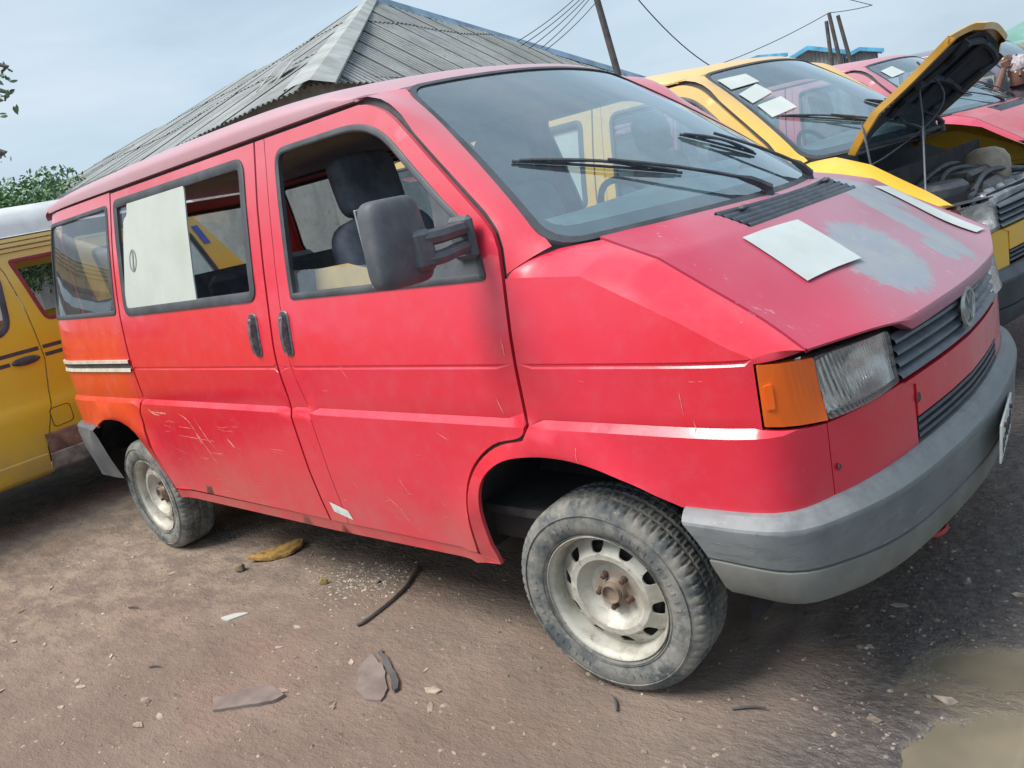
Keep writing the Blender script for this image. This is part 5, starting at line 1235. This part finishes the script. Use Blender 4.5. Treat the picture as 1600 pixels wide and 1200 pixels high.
# broad-leaved tree left of the camera; one bough reaches into the picture and its crown mirrors in the rear window
bl = [((rnd.uniform(-2.2, 1.6), rnd.uniform(-2.2, 1.3), rnd.uniform(3.0, 5.2)), rnd.uniform(.5, .9)) for _ in range(16)]
tr_ = tree('broad_leaved_tree', (-8.4, -4.4, 0), 4.6, bl, 9000, .13, 'broad-leaved tree whose leafy twigs poke in at the left edge of the sky', seed=22)
tb = Vector(tr_.location); P0 = np.array([-8.4, -4.2, 3.2]); 
for (px, py) in ((3, 118), (8, 158), (1, 248)):
    P1 = rayd(px, py, 6.4); m_ = MB(); P1b = rayd(px-60, py-20, 6.5)
    m_.tube(crom(np.array([P0, (P0+P1b)/2+np.array([0, 0, .3]), P1b, P1]), 12)-np.array(tb), np.linspace(.05, .005, 12), 6); m_.out('bough', MAT['wood'], tr_)
    m2_ = MB(); rn = np.random.default_rng(int(py))
    for q in range(11 if py < 200 else 7):
        c_ = P1+rn.normal(0, .032, 3)-np.array(tb); a_ = rn.normal(size=3); a_ /= np.linalg.norm(a_); b2 = np.cross(a_, rn.normal(size=3)); b2 /= np.linalg.norm(b2); s_ = .050 if py < 200 else .030
        n_ = np.cross(a_, b2); m2_.grid([[c_, c_+b2*.003, c_], [c_+a_*s_*.35-b2*s_*.28, c_+a_*s_*.4+n_*s_*.1, c_+a_*s_*.35+b2*s_*.28], [c_+a_*s_*.8-b2*s_*.22, c_+a_*s_*.8+n_*s_*.08, c_+a_*s_*.8+b2*s_*.22], [c_+a_*s_*1.2]*3])
    m2_.out('leaf_cluster', LG, tr_)

# ------------------------------------------------------------------ green canopy, person
a = rayd(1530, 90, 14); cpy = tag(empty('canopy', (a[0]+.9, a[1], 0)), 'green canopy with beige valance at the right edge behind the vans', 'canopy')
zt = rayd(1600, 56, 14)[2]; zb = rayd(1548, 84, 14)[2]; mb = MB(); P = [[(q[0]*1.5, q[1]*1.5, zb+.02) for q in ((-1, -1), (1, -1), (1, 1), (-1, 1))]]
P.append([(q[0]*.8, q[1]*.8, zb+(zt-zb)*.65) for q in ((-1, -1), (1, -1), (1, 1), (-1, 1))]); P.append([(q[0]*.1, q[1]*.1, zt+.25) for q in ((-1, -1), (1, -1), (1, 1), (-1, 1))])
mb.grid(P, False, True); mb.out('canopy_top', MAT['green'], cpy, False)
MB().grid([[(q[0]*1.5, q[1]*1.5, zb+.02) for q in ((-1, -1), (1, -1), (1, 1), (-1, 1))], [(q[0]*1.5, q[1]*1.5, zb-.28) for q in ((-1, -1), (1, -1), (1, 1), (-1, 1))]], False, True).out('valance', MAT['beige'], cpy, False)
for q in ((-1, -1), (1, -1), (1, 1), (-1, 1)): MB().tube([(q[0]*1.45, q[1]*1.45, 0), (q[0]*1.45, q[1]*1.45, zb)], .025, 8).out('canopy_pole', MAT['alu'], cpy)

def skin_mesh(name, verts, edges, radii, mat, parent, root=0, sub=2):
    me = bpy.data.meshes.new(name); me.from_pydata(verts, edges, []); o = bpy.data.objects.new(name, me); COL.objects.link(o); o.parent = parent
    m_ = o.modifiers.new('skin', 'SKIN'); m_.use_smooth_shade = True
    if not me.skin_vertices: me.attributes  # created by the modifier below
    return o
hd = rayd(1586, 117, 9.9)
per = tag(empty('person', (hd[0]+.02, hd[1], 0), R(-70)), 'person in a dark shirt and patterned head wrap with one hand raised to the head', 'person')
def blobm(rings, n=20):
    """body from stacked ellipses: (cx, cy, z, rx, ry)"""
    return [[(cx+rx*math.cos(a), cy+ry*math.sin(a), z_) for a in (2*math.pi*i/n for i in range(n))] for cx, cy, z_, rx, ry in rings]
H = hd[2]+.02   # head centre height; +x is the facing side, y across
body = MB()
tor = [(0, 0, .86, .10, .15), (0, 0, .92, .125, .175), (0, 0, 1.02, .115, .155), (0, 0, 1.14, .12, .165), (0, 0, 1.24, .125, .19), (0, 0, 1.30, .11, .185), (0, 0, 1.335, .085, .13), (.005, 0, 1.36, .058, .062), (.015, 0, 1.40, .054, .056),
       (.03, 0, 1.425, .068, .060), (.045, 0, H-.055, .088, .068), (.04, 0, H-.02, .098, .074), (.03, 0, H+.02, .102, .077), (.022, 0, H+.06, .098, .075), (.015, 0, H+.10, .075, .06), (.01, 0, H+.125, .03, .025)]
tor = [(a_, b_, z_-(1.50-H) if z_ < 1.41 and z_ > .9 else z_, c_, d_) for a_, b_, z_, c_, d_ in tor]
body.grid(crom(np.array(blobm(tor)), 46), False, True)
for sg in (-1, 1): body.grid(crom(np.array(blobm([(0, sg*.085, .90, .085, .085), (.01, sg*.09, .70, .080, .078), (.015, sg*.09, .48, .058, .056), (0, sg*.09, .30, .058, .055), (0, sg*.09, .08, .038, .036), (.05, sg*.09, .03, .10, .045), (.05, sg*.09, .0, .10, .045)])), 22), False, True)
body.tube(crom(np.array([(0, .17, H-.22), (-.01, .235, H-.36), (.02, .26, H-.52), (.06, .25, H-.72)]), 12), [.055, .052, .048, .044, .042, .04, .038, .036, .034, .031, .028, .026], 10)
arm_ = crom(np.array([(0, -.17, H-.22), (.10, -.25, H-.30), (.18, -.235, H-.22), (.14, -.16, H-.02), (.11, -.125, H+.06)]), 16); body.tube(arm_, np.interp(np.linspace(0, 1, 16), [0, .3, .5, .85, 1], [.055, .048, .042, .030, .026]), 10)
body.box(tuple(arm_[-1]+np.array([-.01, .02, .035])), (.035, .075, .08), Matrix.Rotation(.3, 3, 'X'), .012)
for k in range(4): body.tube([tuple(arm_[-1]+np.array([-.01, -.005+.019*k, .06])), tuple(arm_[-1]+np.array([-.02, .012+.019*k, .10-.006*abs(k-1.5)])), tuple(arm_[-1]+np.array([-.055, .024+.017*k, .118-.006*abs(k-1.5)]))], [.0095, .009, .007], 7)
body.tube([tuple(arm_[-1]+np.array([0, .05, .01])), tuple(arm_[-1]+np.array([0, .085, .03])), tuple(arm_[-1]+np.array([-.01, .10, .055]))], [.011, .010, .008], 7)
bo = body.out('body', MAT['skin'], per)
for sg in (-1, 1):
    MB().lathe([(0, .012), (.010, .008), (.0125, 0), (.010, -.008)], 10, 'x', (.118, sg*.030, H+.005)).out('eye', MAT['trim'], per)
    MB().box((.015, sg*.078, H-.005), (.03, .014, .055), None, .006).out('ear', MAT['skin'], per)
MB().tube([(.135, 0, H+.005), (.152, 0, H-.028), (.135, 0, H-.038)], [.008, .014, .010], 8).out('nose', MAT['skin'], per)
MB().tube([(.118, -.026, H-.065), (.130, 0, H-.062), (.118, .026, H-.065)], [.004, .008, .004], 8).out('mouth', plain('lips', (.16, .05, .045), .5), per)
rows = []
for k, (z_, r_x, r_y) in enumerate(((H+.025, .112, .088), (H+.05, .118, .094), (H+.08, .115, .096), (H+.115, .10, .088), (H+.145, .07, .066), (H+.16, .02, .02))):
    rows.append([(.02+(r_x+.006*math.sin(5*a+k*1.3))*math.cos(a), (r_y+.006*math.sin(7*a+k))*math.sin(a), z_+.008*math.sin(3*a+k)) for a in (2*math.pi*i/28 for i in range(28))])
MB().grid(rows, False, True).out('head_wrap', MAT['cap'], per)
sh = [(a_, b_, z_, c_+.014, d_+.014) for a_, b_, z_, c_, d_ in tor if .85 < z_ < H-.105]; MB().grid(crom(np.array(blobm(sh)), 22), False, True).tube(crom(np.array([(0, .16, H-.215), (-.01, .235, H-.36), (.005, .25, H-.42)]), 6), .066, 10).tube(crom(np.array([(0, -.16, H-.215), (.06, -.225, H-.27), (.09, -.245, H-.295)]), 6), .064, 10).out('shirt', MAT['cloth'], per)
tr2 = MB()
for sg in (-1, 1): tr2.grid(crom(np.array(blobm([(0, sg*.08, .96, .12, .10), (.01, sg*.09, .70, .098, .092), (.015, sg*.09, .48, .076, .075), (0, sg*.09, .12, .065, .062)])), 12), False, True)
tr2.out('trousers', MAT['liner'], per)

# ------------------------------------------------------------------ litter on the ground
def rock(name, c, d, lab, cat, mat, seed, rz=0.):
    rn = np.random.default_rng(seed); n, m_ = 14, 8; P = []
    for i in range(m_+1):
        v = -math.pi/2+math.pi*i/m_; P.append([(math.cos(v)*math.cos(u), math.cos(v)*math.sin(u), math.sin(v)) for u in (2*math.pi*j/n for j in range(n))])
    P = np.array(P); D_ = rn.normal(size=(7, 3)); D_ /= np.linalg.norm(D_, axis=1)[:, None]
    for q in D_:
        k = P@q; P = P-q*np.clip(k-.62, 0, 1)[..., None]
    P = P*np.array(d)/2; z0 = float(ground_h(np.array(c[0]), np.array(c[1])))
    o = MB().grid(P, False, True).out(name, mat, None, True, 22); o.location = (c[0], c[1], z0+d[2]*.36); o.rotation_euler = (0, 0, rz); return tag(o, lab, cat)
rock('stone', (-2.18, -.905), (.075, .050, .045), 'brown stone lying beside the dry leaf left of the van', 'stone', MAT['stone'], 3, .5)
rock('stone', (-1.605, -.825), (.05, .035, .045), 'small ochre stone standing alone below the sliding door', 'stone', plain('ochre_stone', (.34, .25, .10), .9, var=.4, sc=30), 8, 1.)
rock('stone', (-1.36, -.72), (.03, .025, .02), 'little grey stone in the pale gravel patch below the van', 'stone', MAT['mud'], 9)
def flat(name, pts, lab, cat, mat, th=.008, lift=.004, curl=0., seed=0):
    rn = np.random.default_rng(seed); L = densify(pts, .03); L = [(a_+rn.normal(0, .0022), b_+rn.normal(0, .0022)) for a_, b_ in L]; c0 = np.mean(L, 0)
    A = np.array(L); z0 = float(ground_h(A[:, 0], A[:, 1]).mean()); P, F_ = fill2d(L, [], steps(A[:, 0].min(), A[:, 0].max(), .02), steps(A[:, 1].min(), A[:, 1].max(), .02))
    hz = lambda x_, y_: np.maximum(ground_h(x_, y_), z0-.004)*.5+z0*.5+lift+curl*((x_-c0[0])**2+(y_-c0[1])**2)/.01
    top = np.c_[P, hz(P[:, 0], P[:, 1])+th]; mb = MB(); mb.add(top, F_); e_ = np.c_[A, hz(A[:, 0], A[:, 1])+th]; mb.grid([e_, e_-np.array([0, 0, th+.012])], False, True)
    return tag(mb.out(name, mat, None, True, 40), lab, cat)
flat('dry_leaf', [(-2.20, -.84), (-2.11, -.78), (-2.05, -.70), (-2.06, -.62), (-2.10, -.585), (-2.15, -.60), (-2.20, -.68), (-2.215, -.76)], 'large dry ochre leaf lying below the sliding door', 'leaf', MAT['leafdry'], .002, .010, .012, 2)
flat('flat_stone', [(-1.20, -1.575), (-1.035, -1.445), (-1.03, -1.40), (-1.13, -1.385), (-1.20, -1.44), (-1.235, -1.50), (-1.27, -1.535)], 'thin flat dark slab broken along one edge, lower left foreground', 'slab', MAT['mud'], .010, .002, 0, 4)
flat('flat_stone', [(-.93, -1.10), (-.80, -1.145), (-.70, -1.215), (-.665, -1.27), (-.72, -1.29), (-.80, -1.265), (-.89, -1.19)], 'leaf-shaped grey slab pressed into the dirt in front of the wheel', 'slab', MAT['mud'], .006, .002, 0, 5)
flat('bark_strip', [(-.90, -1.075), (-.74, -1.145), (-.66, -1.20), (-.665, -1.215), (-.75, -1.165), (-.90, -1.09)], 'narrow bark strip lying along the grey slab', 'bark', MAT['wood'], .006, .006, 0, 6)
flat('white_chip', [(-1.83, -1.20), (-1.77, -1.20), (-1.735, -1.12), (-1.79, -1.145)], 'pale triangular chip lying left of centre on the dirt', 'chip', MAT['panelwhite'], .003, .003, 0, 7)
P = crom(np.array([(-1.27, -.56), (-1.20, -.68), (-1.155, -.78), (-1.13, -.88), (-1.125, -.97), (-1.14, -1.00)]), 24); P = np.c_[P, ground_h(P[:, 0], P[:, 1])+.012]
tag(MB().tube(P, .0085, 8).out('hose_piece', MAT['hose']), 'bent piece of dull grey hose lying near the front wheel', 'hose')
o = MB().lathe([(0, .003), (.045, .004), (.05, .014), (.054, .014), (.056, 0)], 24, 'z').out('plastic_lid', MAT['lid']); o.location = (.515, .33, .008); o.rotation_euler = (R(8), R(-12), 0); tag(o, 'small red plastic lid on the wet ground under the bumper', 'lid')
for k, (a_, b_, l_, an) in enumerate(((.33, -.83, .09, .4), (-2.4, -1.35, .08, .2), (-.35, -1.55, .09, 1.1), (-1.75, -1.55, .06, .3), (.05, -.98, .07, 2.4))):
    z0 = float(ground_h(np.array(a_), np.array(b_))); pts = [(a_+l_*t_*math.cos(an), b_+l_*t_*math.sin(an)+.008*math.sin(3*t_), z0+.006+.006*t_) for t_ in (0, .35, .7, 1)]
    tag(MB().tube(pts, [.003, .004, .003, .002], 6).out('twig', MAT['wood']), ('thin dark twig just right of the front wheel', 'short twig on the sandy ground at lower left', 'twig near the bottom edge below the front wheel', 'tiny twig left of the thin flat slab', 'short dark twig lying closest to the front tyre')[k], 'twig')
rn = np.random.default_rng(11)
def pebbles(name, cnt, cfun, smin, smax, mat):
    mb = MB()
    base = np.array([(1, 0, 0), (.3, .95, 0), (-.8, .6, 0), (-.85, -.5, 0), (.25, -.9, 0), (.15, .1, .8), (-.2, -.1, .75), (0, 0, -.5)]); fs = [(0, 1, 5), (1, 2, 6), (1, 6, 5), (2, 3, 6), (3, 4, 6), (4, 5, 6), (4, 0, 5)]
    for k in range(cnt):
        x_, y_ = cfun(); s = smin+(smax-smin)*rn.random()**3; a_ = rn.random()*6.28; c_, s_ = math.cos(a_), math.sin(a_); V = base*s*(.6+.8*rn.random(3)); 
        V = np.c_[V[:, 0]*c_-V[:, 1]*s_, V[:, 0]*s_+V[:, 1]*c_, V[:, 2]*.6]; z0 = float(ground_h(np.array(x_), np.array(y_))); mb.add(V+np.array([x_, y_, z0]), fs)
    o = mb.out(name, mat, None, False); o['kind'] = 'stuff'; return o
def area_c(): return rn.uniform(-4.2, 1.0), -2.1+2.9*rn.random()**1.1
mb = MB()
for k in range(150):
    x_, y_ = area_c(); sz = .006+.018*rn.random()**2.5; a_ = rn.normal(2.9, .5); nn = int(rn.integers(4, 7)); z0 = float(ground_h(np.array(x_), np.array(y_)))
    P = np.array([(sz*(1.5+.5*rn.random())*math.cos(q), sz*(.5+.4*rn.random())*math.sin(q)) for q in np.linspace(0, 2*math.pi, nn, endpoint=False)]); P = P@np.array([[math.cos(a_), math.sin(a_)], [-math.sin(a_), math.cos(a_)]])
    tx, ty = rn.normal(0, .12, 2); T_ = np.c_[P+np.array([x_, y_]), z0+.003+P[:, 0]*tx+P[:, 1]*ty]; Bt = T_-np.array([0, 0, .0035]); n0 = len(mb.v)
    mb.v += [tuple(q) for q in T_]+[tuple(q) for q in Bt]; mb.f += [tuple(n0+i for i in range(nn))]+[(n0+i, n0+nn+i, n0+nn+(i+1) % nn, n0+(i+1) % nn) for i in range(nn)]
o = mb.out('small_chips', plain('mixed_chips', (.30, .24, .19), .85, var=.6, sc=22), None, False); o['kind'] = 'stuff'
pebbles('gravel', 5200, area_c, .0022, .011, plain('gravel_mix', (.26, .21, .17), .9, var=.5, sc=40))
pebbles('pale_gravel', 420, lambda: (rn.normal(-1.42, .14), rn.normal(-.72, .09)), .003, .010, plain('pale_gravel_mix', (.40, .36, .31), .9, var=.4, sc=40))
pebbles('white_grit', 110, area_c, .0025, .008, plain('white_grit_mix', (.42, .38, .33), .8, var=.3, sc=40))
pebbles('shore_grit', 500, lambda: (rn.normal(.78, .18), rn.normal(-.42, .30)), .002, .007, plain('wet_grit_mix', (.17, .16, .15), .35, var=.5, sc=40))


# the red body sags slightly towards its far side (the wheels stand level)
def sag(o, oy):
    if o.name.split('.')[0] == 'wheel': return
    y0 = oy+o.location.y
    if o.type == 'MESH':
        n = len(o.data.vertices); c = np.empty(n*3, np.float32); o.data.vertices.foreach_get('co', c); c = c.reshape(-1, 3)
        c[:, 2] += -.017*(c[:, 1]+y0+.92); o.data.vertices.foreach_set('co', c.ravel()); o.data.update()
    for ch in o.children: sag(ch, y0)
bpy.context.view_layer.update()
for o in list(red.children): sag(o, 0.)
